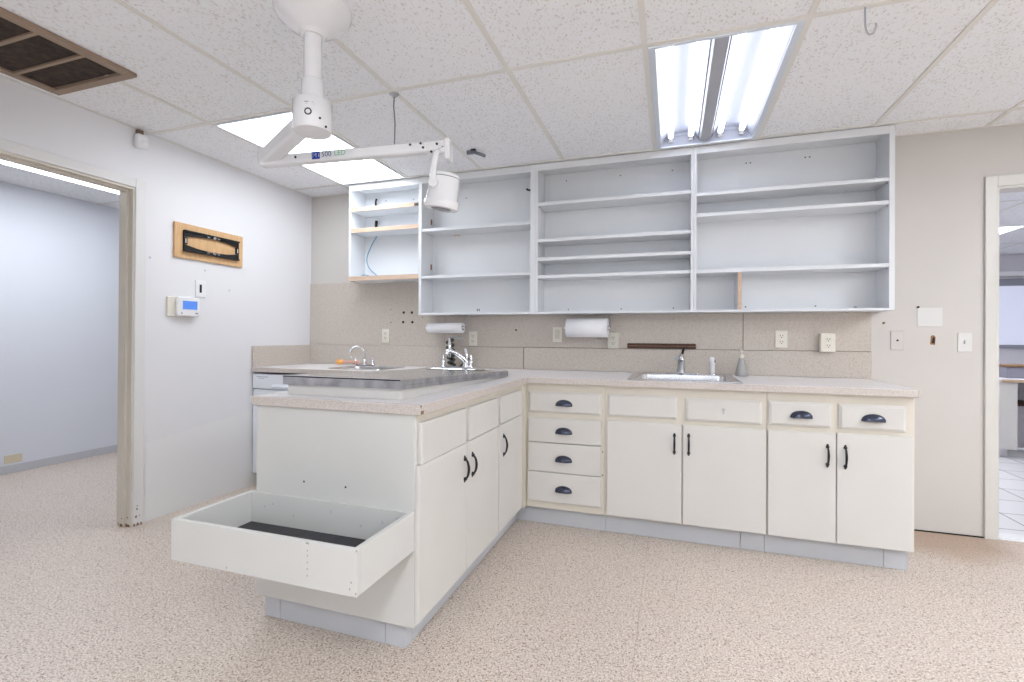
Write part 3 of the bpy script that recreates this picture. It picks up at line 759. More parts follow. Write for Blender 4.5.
b = MB().tube([(1.50, -.12, ZW1+.010), (1.53, -.10, ZW1+.05), (1.56, -.10, ZW1+.075), (1.59, -.11, ZW1+.05), (1.56, -.13, ZW1+.015), (1.50, -.14, ZW1+.010)], .005, 8, 6); part('loop', b, M['grayrubber'], t)
b = MB().loft([((1.432, -.16, ZW1+.085), .010), ((1.438, -.165, ZW1+.13), .015), ((1.432, -.16, ZW1+.19), .013), ((1.425, -.15, ZW1+.235), .008)], 12); part('wand', b, M['chrome'], t)
part('foot', MB().cyl((1.440, -.12, ZW1+.0006), (1.440, -.12, ZW1+.018), .034, .028, 18), M['steeldull'], t)

# ------------------------------------------------------------------ wet table on the peninsula
t = thing('wet_table', 'sloping stainless steel wet table on a white wedge base, on the peninsula worktop', 'wet table', (1.82, -1.37, ZW1))
yA, yB = -1.990, -.735
def zt_(y, za, zb): return za+(zb-za)*(y-yA)/(yB-yA)
za = ZW1+.0008
b = MB(); b.prism([(yA+.014, za), (yB-.03, za), (yB-.03, za+.0035), (yA+.014, .9435)], 1.551, 2.083, 'x'); part('base', b, M['cab'], t, 'white painted wedge base')
X0, X1 = 1.536, 2.095
b = MB()
T0, T1 = .980, .9355; B0, B1 = .9445, .9065
b.prism([(yA, B0), (yB, B1), (yB, T1), (yA, T0)], X0, X0+.012, 'x'); b.prism([(yA, B0), (yB, B1), (yB, T1), (yA, T0)], X1-.012, X1, 'x')
b.prism([(yA, B0), (yA+.012, B0), (yA+.012, T0), (yA, T0)], X0+.012, X1-.012, 'x')
b.prism([(yB-.012, B1), (yB, B1), (yB, T1), (yB-.012, T1)], X0+.012, X1-.012, 'x')
part('skirt', b, M['steeldull'], t, 'scuffed grey metal rim')
b = MB(); e = .0015
b.prism([(yA+.002, T0-.003), (yB-.002, T1-.003), (yB-.002, T1+e), (yA+.002, T0+e)], X0+.002, X1-.002, 'x')
tp = part('top', b, M['steel'], t)
b = MB().prism([(yA-.0012, T0-.0045), (yA, T0-.0045), (yA, T0-.0005), (yA-.0012, T0-.0005)], X0, X1-.012, 'x'); part('rim_shade_line', b, M['black'], t)  # black strip painted for the shaded line along the front rim
sl = (T1-T0)/(yB-yA)
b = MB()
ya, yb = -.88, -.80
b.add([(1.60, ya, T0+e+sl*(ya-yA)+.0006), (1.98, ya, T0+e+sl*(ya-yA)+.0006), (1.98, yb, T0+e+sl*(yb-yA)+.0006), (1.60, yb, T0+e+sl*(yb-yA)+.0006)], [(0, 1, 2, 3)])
part('opening_shade', b, M['dark'], tp)  # flat dark sheet painted for the darkness inside the sink opening
b = MB()
for x in (X1+.0005,):
    b.prism([(yA+.004, .959), (yB-.004, .9195), (yB-.004, .9205), (yA+.004, .960)], x-.0015, x+.0008, 'x')
part('fold_line', b, M['greytext'], t)

# ------------------------------------------------------------------ open box on the peninsula end
t = thing('open_box', 'shallow cream wooden box, open on top, fixed low on the peninsula end panel', 'box', (1.825, -2.235, .39))
X0, X1, Y0, Y1 = 1.455, 2.188, -2.404, -2.0668; z0, z1 = .388, .526; th = .017
b = MB().box(X0, X1, Y0, Y0+th, z0, z1, .002); part('front_board', b, M['endp'], t)
part('back_board', MB().box(X0+th, X1-th, Y1-th, Y1, z0, z1, .002), M['endp'], t)
part('side_board', MB().box(X0, X0+th, Y0+th, Y1, z0, z1, .002), M['endp'], t)
part('side_board', MB().box(X1-th, X1, Y0+th, Y1, z0, z1, .002), M['endp'], t)
part('bottom_board', MB().box(X0+th, X1-th, Y0+th, Y1-th, z0+.002, z0+.016), M['cab'], t)
b = MB()
for x, z in ((1.54, .475), (1.58, .49), (1.68, .455), (1.85, .49), (1.98, .455), (2.07, .48), (2.13, .50)):
    b.cyl((x, Y1-th+.0005, z), (x, Y1-th-.0008, z), .006, seg=10)
pieces('screw_plug', b, M['vinyl'], t)
b = MB()
for z, w_ in ((.522, .006), (.50, .0015), (.485, .0015), (.465, .0015), (.445, .0015), (.425, .0015)): b.box(2.015-w_, 2.015+w_, Y0-.0006, Y0+.001, z-.003, z+.003)
for x, z in ((2.17, .43), (2.165, .41), (1.70, .40), (2.187, .523), (2.186, .40)): b.box(x-.002, x+.002, Y0-.0006, Y0+.001, z-.003, z+.003)
pieces('scuff_mark', b, M['scuff'], t)
solo('rubber_mat', MB().box(X0+th+.004, X1-th-.004, Y0+th+.004, Y1-th-.004, z0+.0165, z0+.0225, .001), M['rubber'], 'dark grey rubber mat lying in the open wooden box', 'mat', (1.825, -2.235, z0+.0165))

# ------------------------------------------------------------------ open wall shelves
FY = -.214
def shelf_unit(t, x0, x1, z0, z1, shelves, lth, rth, fascia=None, raw=False, bot=.02, sth=.022, back=True):
    """sides, back, bottom, top fascia and loose shelves; all open at the front"""
    yb = -.0015
    part('side_panel', MB().box(x0, x0+lth, FY, yb, z0, z1, .0015), M['shelf'], t)
    part('side_panel', MB().box(x1-rth, x1, FY, yb, z0, z1, .0015), M['shelf'], t)
    part('back_panel', MB().box(x0+lth, x1-rth, -.012, yb, z0, z1), M['shelf'], t)
    zb = z0+bot
    part('bottom_panel', MB().box(x0+lth, x1-rth, FY+(.004 if raw else 0), -.012, z0, zb, .0015), M['shelf'], t)
    part('top_rail', MB().box(x0+lth, x1-rth, FY, FY+.02, fascia, z1, .0015), M['shelf'], t)
    part('top_panel', MB().box(x0+lth, x1-rth, FY+.02, -.012, z1-.02, z1), M['shelf'], t)
    for z in shelves:
        s = part('shelf', MB().box(x0+lth, x1-rth, FY+.006, -.012, z-sth, z, .0015), M['shelf'], t)
        if raw: part('raw_edge', MB().box(x0+lth, x1-rth, FY+.001, FY+.006, z-sth, z), M['rawwood'], s, 'unpainted wood edge')
    if raw:
        part('raw_edge', MB().box(x0-.0008, x1-rth, FY-.001, FY+.004, z0, zb), M['rawwood'], t, 'unpainted wood edge')
def dots(t, pts, y=-.0125, r=.0045):
    b = MB()
    for x, z in pts: b.cyl((x, y+.0005, z), (x, y-.001, z), r, seg=8)
    pieces('screw_hole', b, M['dark'], t)
ZTOP = H-.0065
t = thing('wall_shelf', 'small open white shelf unit with raw wood edges, leftmost and shortest', 'shelf unit', (.86, -.11, 1.592), 'open wall shelf units')
shelf_unit(t, .549, 1.1895, 1.592, ZTOP, (2.186, 2.015), .019, .004, 2.322, True, .036, .032)
dots(t, ((.77, 2.28), (1.03, 2.27)))
part('catch', MB().box(1.150, 1.185, FY-.006, FY+.001, 2.158, 2.178, .003), M['black'], t)
t = thing('wall_shelf', 'tall open white shelf unit with two shelves, right of the raw-edged small unit', 'shelf unit', (1.65, -.11, 1.3105), 'open wall shelf units')
shelf_unit(t, 1.1905, 2.1215, 1.3105, ZTOP, (1.974, 1.612), .0225, .040, 2.324, False, .016)
dots(t, ((1.60, 1.36), (1.615, 1.36), (1.60, 1.35), (1.615, 1.35), (1.5, 2.24), (2.02, 2.0)))
b = MB()
for z in (2.06, 1.70): b.box(1.2125, 1.2150, -.06, -.04, z-.022, z+.022)
pieces('cut_out', b, M['brownhole'], t)
part('catch', MB().tube([(2.00, -.03, 2.262), (2.02, -.035, 2.250), (2.06, -.035, 2.250), (2.075, -.03, 2.256)], .007, 8, 4), M['black'], t)
part('bracket', MB().box(1.40, 1.45, -.03, -.0125, 1.945, 1.951), M['rawwood'], t)
t = thing('wall_shelf', 'open white shelf unit with four close-set shelves, in the middle of the wall', 'shelf unit', (2.65, -.11, 1.3105), 'open wall shelf units')
shelf_unit(t, 2.1225, 3.1715, 1.3105, ZTOP, (2.100, 1.842, 1.708, 1.584), .0155, .0175, 2.327, False, .014)
dots(t, ((2.30, 2.30), (2.69, 2.30), (3.04, 2.30), (2.32, 1.35), (2.70, 1.35), (3.05, 1.35)))
b = MB()
for z in (2.078, 1.82, 1.686, 1.562):
    for x in (2.141, 3.151): b.cyl((x, FY+.03, z-.006), (x+(.004 if x < 2.5 else -.004), FY+.03, z-.006), .005, seg=8)
pieces('shelf_pin', b, M['steeldull'], t)
t = thing('wall_shelf', 'wide open white shelf unit with a raw-edged divider, at the right end', 'shelf unit', (3.71, -.11, 1.3105), 'open wall shelf units')
shelf_unit(t, 3.1725, 4.246, 1.3105, ZTOP, (2.077, 1.944, 1.582), .0165, .027, 2.327, False, .014)
part('divider', MB().box(3.431, 3.453, FY+.012, -.012, 1.3245, 1.5595), M['shelf'], t)
part('raw_edge', MB().box(3.431, 3.453, FY+.006, FY+.012, 1.3245, 1.5595), M['rawwood'], t, 'unpainted wood edge of the divider')
dots(t, ((3.50, 2.30), (3.525, 2.30), (3.84, 2.30), (3.865, 2.30), (3.50, 1.352), (3.90, 1.352)))
part('catch', MB().box(4.10, 4.19, -.05, -.03, 1.3248, 1.332, .002).box(4.10, 4.112, -.05, -.03, 1.332, 1.345, .002), M['steeldull'], t)
b = MB()
for z in (2.055, 1.922, 1.56): b.cyl((4.219, FY+.03, z-.006), (4.215, FY+.03, z-.006), .005, seg=8)
pieces('shelf_pin', b, M['steeldull'], t)
# cables in the small unit
t = thing('cable', 'short black cable pieces in the two upper bays of the raw-edged shelf unit', 'cable', (0.715, -.03, 2.02))
part('segment', MB().tube([(0.690, -.03, 2.300), (0.680, -.028, 2.27), (0.685, -.028, 2.22), (0.693, -.03, 2.188)], .0075, 8, 5), M['black'], t)
part('segment', MB().tube([(0.690, -.03, 2.115), (0.685, -.028, 2.07), (0.693, -.03, 2.018)], .012, 8, 5), M['black'], t)
solo('cable', MB().tube([(0.700, -.04, 1.981), (0.655, -.05, 1.90), (0.620, -.06, 1.80), (0.645, -.07, 1.72), (0.725, -.08, 1.65), (0.755, -.09, 1.636)], .005, 8, 8).tube([(0.555, -.06, 1.657), (0.605, -.05, 1.658), (0.655, -.06, 1.645), (0.690, -.07, 1.635)], .004, 8, 5),
     M['bluecable'], 'blue-grey cable hanging in the lowest bay of the raw-edged shelf unit', 'cable', (0.695, -.06, 1.63))

# ------------------------------------------------------------------ paper towels
def towel(x0, x1, zc, r, y, lab_h, lab_r):
    t = thing('paper_towel_holder', lab_h, 'towel holder', ((x0+x1)/2, y, 1.3095), 'under-shelf paper towel holders')
    zt2 = 1.3098
    b = MB().box(x1-.10, x1+.028, y-.03, y+.03, zt2-.004, zt2-.0006, .001); part('plate', b, M['steeldull'], t)
    b = MB().tube([(x1+.022, y, zt2-.003), (x1+.024, y, zt2-.03), (x1+.022, y, zc+.02), (x1+.012, y, zc)], .004, 8, 5)
    part('arm', b, M['steeldull'], t)
    part('rod', MB().cyl((x0-.022, y, zc), (x1+.014, y, zc), .0085, seg=12), M['white'], t)
    o = thing('paper_towel_roll', lab_r, 'paper towel roll', ((x0+x1)/2, y, zc-r), 'paper towel rolls')
    b = MB(); n = 28
    vs = []; fs = []
    for x in (x0, x1):
        for rr_ in (r, .0175):
            for k in range(n): a = 2*math.pi*k/n; vs.append((x, y+rr_*math.cos(a), zc+rr_*math.sin(a)))
    for k in range(n):
        k2 = (k+1) % n
        fs += [(k, k2, 2*n+k2, 2*n+k), (n+k, n+k2, 3*n+k2, 3*n+k), (k, k2, n+k2, n+k), (2*n+k, 2*n+k2, 3*n+k2, 3*n+k)]
    b.add(vs, fs, False); b.sm = [i % 4 < 2 for i in range(len(b.sm))]
    part('paper', b, M['paper'], o)
    b = MB(); vs = []; fs = []
    for x in (x0-.001, x1+.0015):
        for rr_ in (.017, .0145):
            for k in range(n): a = 2*math.pi*k/n; vs.append((x, y+rr_*math.cos(a), zc+rr_*math.sin(a)))
    for k in range(n):
        k2 = (k+1) % n
        fs += [(k, k2, 2*n+k2, 2*n+k), (n+k, n+k2, 3*n+k2, 3*n+k), (k, k2, n+k2, n+k), (2*n+k, 2*n+k2, 3*n+k2, 3*n+k)]
    b.add(vs, fs); part('core', b, M['seam'], o, 'dark cardboard core')
towel(1.235, 1.530, 1.212, .040, -.13, 'metal paper towel holder under the left end of the tall shelf unit', 'thin white paper towel roll hanging above the corner faucet')
towel(2.335, 2.622, 1.212, .066, -.13, 'metal paper towel holder under the middle shelf unit', 'thick white paper towel roll hanging under the middle shelf unit')

# ------------------------------------------------------------------ outlets, switches and wall pieces
def socket_slots(b, x, y, z):
    b.box(x-.0085, x-.0055, y-.0006, y+.0006, z-.002, z+.007).box(x+.0055, x+.0085, y-.0006, y+.0006, z-.002, z+.007).cyl((x, y+.0006, z-.009), (x, y-.0006, z-.009), .003, seg=8)
def outlet(x, z, label, m, w=.070, h=.112, y=-.0112, box=0., rocker=False, group='power outlets on the splashback'):
    t = thing('power_outlet', label, 'outlet', (x, y, z-h/2), group)
    if box: part('box', MB().box(x-w/2-.001, x+w/2+.001, y-box, y, z-h/2-.001, z+h/2+.001, .004), m, t); y = y-box
    part('plate', MB().box(x-w/2, x+w/2, y-.006, y-.0003, z-h/2, z+h/2, .003), m, t)
    y2 = y-.006
    if rocker: part('rocker', MB().box(x-.017, x+.017, y2-.004, y2, z-.034, z+.034, .002), M['olive'], t)
    else:
        for s in (-1, 1):
            k = part('socket', MB().box(x-.0165, x+.0165, y2-.003, y2, z+s*.0195-.0145, z+s*.0195+.0145, .004), m, t)
            b = MB(); socket_slots(b, x, y2-.0031, z+s*.0195); part('slots', b, M['dark'], k)
    return t
outlet(.777, 1.150, 'white outlet on the left wall panel, above the gooseneck faucet', M['ivory'])
outlet(1.566, 1.131, 'yellowed ivory outlet on the splashback right of the corner faucet', M['ivory'])
outlet(2.239, 1.166, 'ivory rocker switch plate left of the thick paper towel roll', M['ivory'], rocker=True)
outlet(2.650, 1.125, 'grey surface-mounted outlet box below the thick paper towel roll', M['olive'], .075, .112, box=.045)
outlet(3.709, 1.142, 'flush ivory outlet on the splashback right of the soap bottle', M['ivory'])
outlet(3.958, 1.122, 'ivory surface-mounted outlet box at the right end of the splashback', M['ivory'], .078, .116, box=.045)
t = thing('magnetic_rack', 'dark brown tool strip on the splashback above the right sink', 'rack', (2.97, -.02, 1.08))
part('bar', MB().box(2.745, 3.195, -.030, -.0127, 1.072, 1.106, .003), M['brownbar'], t)
part('rail', MB().box(2.745, 3.195, -.033, -.030, 1.0865, 1.0905, .001), M['chip'], t)
for x in (2.757, 3.18): part('screw', MB().cyl((x, -.030, 1.099), (x, -.0325, 1.099), .004, seg=8), M['black'], t)
yw = -.0003
t = thing('wall_plate', 'cream blank wall plate with one dark centre screw, right of the splashback', 'wall plate', (4.333, yw, 1.075))
part('plate', MB().box(4.299, 4.367, yw-.006, yw, 1.078, 1.196, .003), M['wall'], t); part('screw', MB().cyl((4.333, yw-.006, 1.138), (4.333, yw-.008, 1.138), .006, seg=10), M['dark'], t)
solo('wall_patch', MB().box(4.433, 4.556, -.003, yw, 1.222, 1.333, .001), M['plate'], 'white rectangular patch on the cream wall above the broken hole', 'wall patch', (4.495, -.001, 1.22))
t = thing('nail', 'dark nail at the upper left corner of the white wall patch', 'nail', (4.435, -.004, 1.335))
part('shank', MB().cyl((4.436, yw, 1.338), (4.436, -.010, 1.338), .006, seg=8), M['black'], t)
t = thing('wall_hole', 'ragged brown hole in the plaster below the white wall patch', 'wall hole', (4.508, -.001, 1.14))
part('torn_edge', MB().prism([(4.496, 1.115), (4.520, 1.112), (4.523, 1.160), (4.512, 1.172), (4.500, 1.165)], -.0012, yw, 'y'), M['brownhole'], t)
part('opening', MB().prism([(4.503, 1.125), (4.518, 1.120), (4.520, 1.152), (4.510, 1.160)], -.0018, -.0012, 'y'), M['dark'], t)
t = thing('light_switch', 'white light switch plate on the cream wall beside the right doorway', 'light switch', (4.661, yw, 1.07))
part('plate', MB().box(4.626, 4.696, yw-.006, yw, 1.073, 1.185, .003), M['plate'], t)
part('toggle', MB().box(4.656, 4.666, yw-.018, yw-.006, 1.122, 1.140, .002), M['plate'], t)
t = thing('wall_valve', 'tiny brown spigot stub on the wall just right of the shelves and splashback', 'valve', (4.262, -.005, 1.245))
part('stub', MB().cyl((4.265, yw, 1.243), (4.265, -.012, 1.246), .007, .005, 10), M['chip'], t)
# left wall
xw = .0003
t = thing('tv_mount', 'black metal screen bracket on a plywood board, on the left wall', 'tv mount', (xw, -1.027, 1.65))
part('board', MB().box(xw, .016, -1.293, -.760, 1.650, 1.877, .001), M['ply'], t, 'plywood backing board')
y0, y1, z0, z1 = -1.238, -.806, 1.692, 1.832
for s, zz in ((1, z1), (-1, z0)):
    b = MB()
    b.prism([(y0, zz), (y1, zz), (y1, zz-s*.046), (-.90, zz-s*.030), (-1.02, zz-s*.022), (-1.14, zz-s*.030), (y0, zz-s*.046)], .0165, .030, 'x')
    b.box(.030, .040, y0, y1, zz-s*.010, zz, .001)
    part('rail', b, M['black'], t)
for yy in (y0, y1-.022):
    b = MB().box(.0165, .032, yy, yy+.022, z0+.0465, z1-.0465, .001); k = part('end_plate', b, M['black'], t)
    part('slot', MB().box(.0318, .0325, yy+.007, yy+.012, z0+.056, z1-.056), M['white'], k)
b = MB()
for zz in (z1-.016, z0+.016):
    b.cyl((.030, -1.02, zz), (.046, -1.02, zz), .010, seg=12)
    for yy in (-1.06, -.98): b.box(.030, .0345, yy-.010, yy+.010, zz-.004, zz+.004, .001)
pieces('bolt', b, M['chrome'], t)
t = thing('wall_plate', 'white wall plate with a black slot between bracket and thermostat', 'wall plate', (xw, -1.097, 1.40))
part('plate', MB().box(xw, .007, -1.134, -1.058, 1.402, 1.516, .003), M['white'], t); part('slot', MB().box(.007, .009, -1.105, -1.089, 1.433, 1.488, .001), M['black'], t)
t = thing('thermostat', 'white thermostat with a blue screen on the left wall', 'thermostat', (xw, -1.22, 1.27))
part('back_plate', MB().box(xw, .012, -1.335, -1.160, 1.262, 1.392, .006), M['ivory'], t)
k = part('body', MB().box(.012, .038, -1.285, -1.128, 1.268, 1.392, .006), M['white'], t)
part('screen', MB().box(.038, .0388, -1.250, -1.146, 1.312, 1.368), M['screen'], k)
pieces('button', MB().box(.038, .0395, -1.162, -1.140, 1.284, 1.292, .0006).box(.038, .039, -1.262, -1.252, 1.282, 1.290, .0004), M['greytext'], k)
t = thing('motion_sensor', 'small white motion sensor high on the left wall right of the doorway', 'sensor', (xw, -1.515, 2.26))
part('bracket', MB().box(xw, .03, -1.535, -1.505, 2.345, 2.372, .003), M['seam'], t)
part('housing', MB().box(.002, .045, -1.548, -1.482, 2.264, 2.345, .012), M['white'], t)
part('lens', MB().dome((.036, -1.512, 2.288), .022, .026, .024, 16, 6, True), M['white'], t)
b = MB()
for y, z in ((-1.06, 1.59), (-.86, 1.47), (-1.44, 1.62)): b.cyl((xw, y, z), (.0015, y, z), .007, seg=10)
pieces('filler_spot', b, M['vinyl'], bpy.data.objects['wall_left'])

# ------------------------------------------------------------------ ceiling pieces
t = thing('ceiling_vent', 'tan metal ceiling return vent with dusty dark filters at the top left', 'vent', (.36, -2.31, H-.02))
x0, x1, y0, y1 = .075, .640, -2.672, -1.968; zb = H-.018
b = MB().box(x0, x1, y1-.040, y1, zb, H-.0008, .002).box(x0, x1, y0, y0+.04, zb, H-.0008, .002).box(x0, x0+.045, y0+.04, y1-.04, zb, H-.0008, .002).box(x1-.045, x1, y0+.04, y1-.04, zb, H-.0008, .002)
part('frame', b, M['ventframe'], t)
ysb = [y1-.04, y1-.200, y1-.370, y1-.54, y0+.04]
for yy in ysb[1:4]: part('bar', MB().box(x0+.045, x1-.045, yy-.008, yy+.008, zb+.001, H-.001, .001), M['ventframe'], t)
for a, c in zip(ysb[:-1], ysb[1:]): part('filter', MB().box(x0+.0455, x1-.0455, c+.009, a-.009, H-.008, H-.001), M['filter'], t, 'dark dusty filter')
t = thing('hanging_wire', 'thin dark wire hanging from a small ceiling plate behind the lamp arm', 'wire', (1.703, -1.43, H))
part('plate', MB().loft([((1.703, -1.424, H-.007), .026), ((1.703, -1.424, H-.012), .018), ((1.703, -1.424, H-.022), .010)], 14), M['steeldull'], t)
part('strand', MB().tube([(1.703, -1.424, H-.02), (1.701, -1.424, H-.07), (1.708, -1.424, H-.15), (1.706, -1.424, H-.27)], .0035, 8, 6), M['greytext'], t)
solo('hook', MB().tube([(3.716, -1.452, H-.006), (3.716, -1.452, H-.04), (3.718, -1.452, H-.085), (3.728, -1.452, H-.108), (3.742, -1.452, H-.106), (3.750, -1.452, H-.085), (3.750, -1.452, H-.072)], .0034, 8, 6), M['ballast'],
     'small pale wire hook hanging from the ceiling right of the open light', 'hook', (3.72, -1.452, H-.006))
t = thing('nozzle', 'short bent black tube sticking out of the ceiling beside the lamp head', 'nozzle', (1.83, -.58, H))
part('pipe', MB().tube([(1.755, -.600, H-.018), (1.800, -.598, H-.018)], .014, 12).tube([(1.800, -.598, H-.018), (1.833, -.56, H-.022), (1.853, -.53, H-.026)], .011, 12), M['greytext'], t)
part('mount', MB().box(1.785, 1.815, -.612, -.585, H-.012, H-.0008), M['black'], t)

# ------------------------------------------------------------------ ceiling-mounted exam lamp
AX, AY = 1.749, -2.080
t = thing('exam_lamp', 'white double-arm examination lamp hanging from the ceiling over the peninsula', 'lamp', (AX, AY, H))
b = MB().loft([((AX, AY, H-.0008), .142), ((AX, AY, H-.012), .142), ((AX, AY, H-.035), .128), ((AX, AY, H-.065), .095), ((AX, AY, H-.085), .060), ((AX, AY, H-.094), .046), ((AX, AY, H-.104), .044)], 40)
part('canopy', b, M['gloss'], t)
part('pole', MB().cyl((AX, AY, H-.104), (AX, AY, 2.095), .033, seg=24), M['gloss'], t)
part('collar', MB().loft([((AX, AY, 2.112), .036), ((AX, AY, 2.108), .041), ((AX, AY, 2.036), .041), ((AX, AY, 2.030), .038)], 24), M['gloss'], t)
b = MB().loft([((AX, AY, 2.030), .066), ((AX, AY, 2.026), .072), ((AX, AY, 1.920), .072), ((AX, AY, 1.914), .068)], 36)
hub = part('hub', b, M['gloss'], t)
cam = Vector((3.0455, -3.6232, 0)); dv = (cam-Vector((AX, AY, 0))).normalized(); sv = Vector((-dv.y, dv.x, 0))     # faces the aisle
def onhub(a, z, r=.0725):
    d = dv*math.cos(a)+sv*math.sin(a); return Vector((AX, AY, z))+d*r
b = MB(); n = 20; c0 = -.22
for k in range(n):     # dark ring emblem
    a0, a1 = 2*math.pi*k/n, 2*math.pi*(k+1)/n
    q = []
    for a, rr_ in ((a0, .0135), (a1, .0135), (a1, .0085), (a0, .0085)): q.append(onhub(c0+rr_*math.cos(a)/.0725, 1.964+rr_*math.sin(a)))
    b.add(q, [(0, 1, 2, 3)])
part('ring_emblem', b, M['black'], hub)
b = MB()
for (aa, z, wd, hh, ) in ((-.18, 1.998, .20, .0022), (-.12, 1.992, .22, .0016), (-.30, 1.998, .10, .003)):
    b.add([onhub(aa-wd, z), onhub(aa+wd, z), onhub(aa+wd, z+hh), onhub(aa-wd, z+hh)], [(0, 1, 2, 3)])
part('printed_mark', b, M['greytext'], hub)
b = MB()
for aa, z in ((.36, 1.946), (.70, 1.922)): b.cyl(onhub(aa, z, .070), onhub(aa, z, .0745), .0045, seg=10)
pieces('screw', b, M['black'], hub)
EL = Vector((1.362, -1.902, 1.930))
def beam(p0, p1, wid, hgt, e0=0, e1=0, z0=0, z1=0, bev=.012):
    """box-section arm from p0 to p1"""
    p0, p1 = Vector(p0), Vector(p1); d = (p1-p0); L = d.length; d.normalize()
    s = Vector((-d.y, d.x, 0)).normalized(); u = d.cross(s)*-1 if d.cross(s).z < 0 else d.cross(s)
    return MB(lambda p: p0+d*p.x+s*p.y+u*p.z).box(-e0, L+e1, -wid/2, wid/2, -hgt/2, hgt/2, bev, 3), (p0, d, s, u, L)
b, fr = beam((AX-.055, AY+.028, 1.972), (EL.x, EL.y, 1.924), .066, .064, 0, .035)
part('upper_arm', b, M['gloss'], t)
EN = Vector((2.06, -1.76, 1.934))
b, fr = beam((EL.x, EL.y, 1.905), EN, .050, .044, .03, .01)
arm = part('lower_arm', b, M['gloss'], t)
p0, d, s, u, L = fr
if s.dot(Vector((3.0455, -3.6232, 1.14))-p0) < 0: s = -s      # side facing the aisle
face = lambda a, z, o=.0265: p0+d*a+s*o+u*z
if (d.cross(u)).dot(s) < 0: rd = 1
else: rd = 1
b = MB()
for a, z in ((.010, .002), (.145, .000), (.655, .010), (.70, .012), (.71, -.006)): b.cyl(face(a, z, .025), face(a, z, .0285), .005 if a > .1 else .008, seg=10)
pieces('screw', b, M['black'], arm)
def text_mesh(txt, size, a, z, m, name, parent):
    cu = bpy.data.curves.new(name, 'FONT'); cu.body = txt; cu.size = size; cu.extrude = .0002; cu.align_x = 'LEFT'; cu.align_y = 'CENTER'
    ob = bpy.data.objects.new(name, cu); COL.objects.link(ob)
    me = bpy.data.meshes.new_from_object(ob.evaluated_get(bpy.context.evaluated_depsgraph_get())); bpy.data.objects.remove(ob)
    mb = MB(lambda p: face(a+p.x, z+p.y, .0266+p.z)); mb.add([v.co for v in me.vertices], [list(p.vertices) for p in me.polygons])
    return part(name, mb, m, parent)
k = part('emblem', MB(lambda p: face(p.x, p.y, .0262+p.z)).box(.220, .256, -.016, .016, 0, .0006, .0), M['logoblue'], arm, 'blue square emblem with white letters')
text_mesh('M', .027, .2212, .0, M['white'], 'letter', k); text_mesh('i', .027, .2480, .0, M['white'], 'letter', k)
text_mesh('500', .030, .263, .001, M['logoteal'], 'lettering', arm); text_mesh('LED', .030, .320, .002, M['logogreen'], 'lettering', arm)
# end joint, bracket, yoke and lamp head
b, _ = beam(EN-d*.0, EN+d*.088+Vector((0, 0, .002)), .038, .042, 0, 0, bev=.006); part('knuckle', b, M['white'], t)
b = MB()
for a, z in ((.03, -.024), (.055, .006), (.08, -.010)):
    q = EN+d*a+u*z+s*.018; b.cyl(q, q+s*.006, .005, seg=8)
pieces('screw', b, M['black'], t)
PE = EN+d*.098
b = MB(lambda p: PE+d*p.x+s*p.y+u*p.z).box(-.011, .011, -.030, .030, -.062, .026, .006); part('end_plate', b, M['gloss'], t)
LC = Vector((2.150, -1.772, 1.745)); la = Vector((-.15, .03, -1)).normalized()     # lamp axis
TOPY = PE+u*-.045+s*.03
side = s
b = MB().tube([PE+u*-.02-d*.005+s*.025, PE+u*-.030-d*.03+s*.03, LC-d*.022+Vector((0, 0, .135))+s*.04, LC-d*.026+Vector((0, 0, .05))+s*.066, LC-d*.022+Vector((0, 0, .015))+s*.070], .0125, 12, 6)
part('yoke', b, M['gloss'], t)
part('pivot', MB().cyl(LC-d*.022+Vector((0, 0, .012))+s*.056, LC-d*.022+Vector((0, 0, .012))+s*.082, .018, seg=16), M['gloss'], t)
R = .066
b = MB().loft([(LC-la*.066, R*.80), (LC-la*.061, R*.90), (LC-la*.054, R*.93), (LC-la*.052, R*.905), (LC-la*.048, R*.905), (LC-la*.046, R*.93), (LC+la*.040, R*1.0), (LC+la*.046, R*1.10), (LC+la*.070, R*1.10), (LC+la*.076, R*1.04)], 40)
hd = part('lamp_head', b, M['gloss'], t)
part('lens', MB().loft([(LC+la*.0762, R*.62), (LC+la*.0775, R*.58)], 30), M['lens'], hd, 'dark lens')
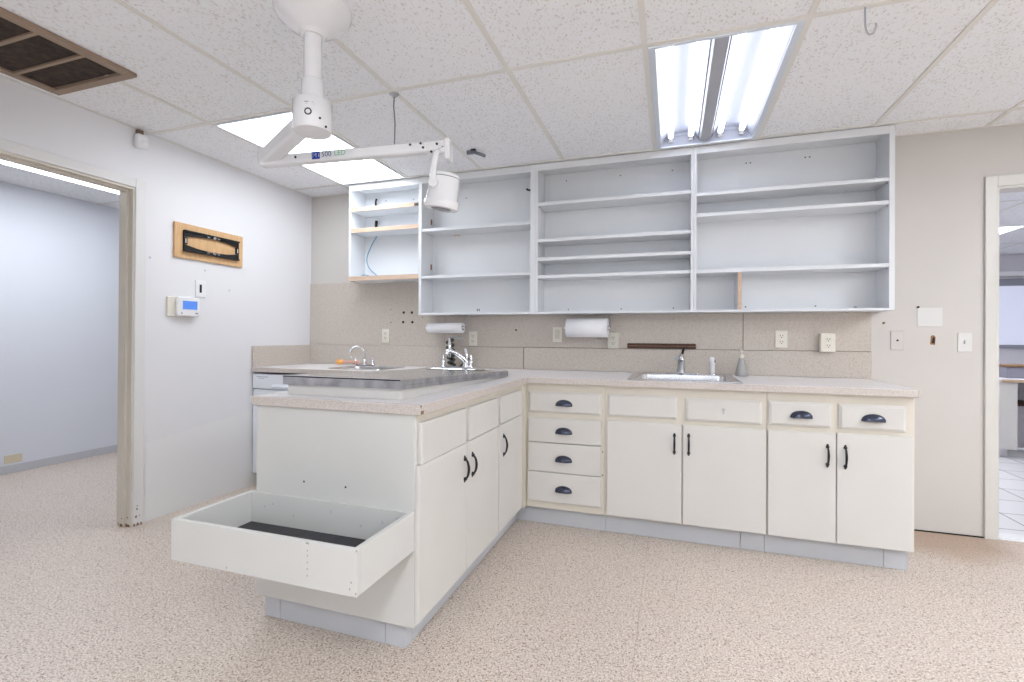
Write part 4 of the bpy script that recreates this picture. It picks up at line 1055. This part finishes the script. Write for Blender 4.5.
part('seal_ring', MB().loft([(LC-la*.0515, R*.915), (LC-la*.0485, R*.915)], 36, False), M['greytext'], hd)

# ------------------------------------------------------------------ room on the right: desk unit, window
t = thing('desk_counter', 'cream counter-height desk unit with an oak edge, seen through the right doorway', 'desk', (6.5, 2.8, 0))
part('side_panel', MB().box(5.60, 6.195, 2.52, 3.10, .085, .735), M['cab'], t)
part('toe_kick', MB().box(5.60, 6.15, 2.58, 3.10, 0, .0845), M['far'], t)
part('top', MB().box(5.55, 7.6, 2.515, 3.12, .7355, .765, .004), M['far'], t)
part('edge', MB().box(6.075, 7.6, 2.505, 2.515, .7355, .762), M['oak'], t, 'oak edge strip')
part('shelf', MB().box(6.1955, 7.6, 2.6, 3.05, .50, .52), M['brownbar'], t)
part('back_panel', MB().box(6.1955, 7.6, 3.05, 3.07, .02, .735), M['far'], t)
t = thing('grey_cabinet', 'low grey storage box standing on the desk behind the right doorway', 'cabinet', (6.5, 2.85, .766))
part('body', MB().box(6.215, 6.80, 2.72, 3.05, .7655, .875, .004), M['greyframe'], t)
part('lid', MB().box(6.205, 6.81, 2.71, 3.06, .8755, .895, .004), M['chip'], t)
b = MB(); wx0, wx1, wz0, wz1 = 6.95, 9.0, 1.03, 2.02
b.box(wx0, wx1, 5.40, 5.4495, wz1-.10, wz1, .004).box(wx0, wx1, 5.40, 5.4495, wz0, wz0+.05, .004).box(wx0, wx0+.09, 5.40, 5.4495, wz0+.05, wz1-.10, .004).box(wx1-.09, wx1, 5.40, 5.4495, wz0+.05, wz1-.10, .004)
wn = struct('window_1', b, M['greyframe'])
part('pane', MB().box(wx0+.09, wx1-.09, 5.425, 5.449, wz0+.05, wz1-.10), M['pane'], wn)
struct('trim_3', MB().box(4.0, 9.2, 5.41, 5.4495, 2.06, 2.13, .004), M['white'])
# tan patch low on the hall wall
solo('wall_patch', MB().box(-2.0995, -2.0965, -1.112, -.992, .082, .150, .001), M['patch'], 'tan paper patch low on the pale wall through the left doorway', 'wall patch', (-2.098, -1.05, .082))
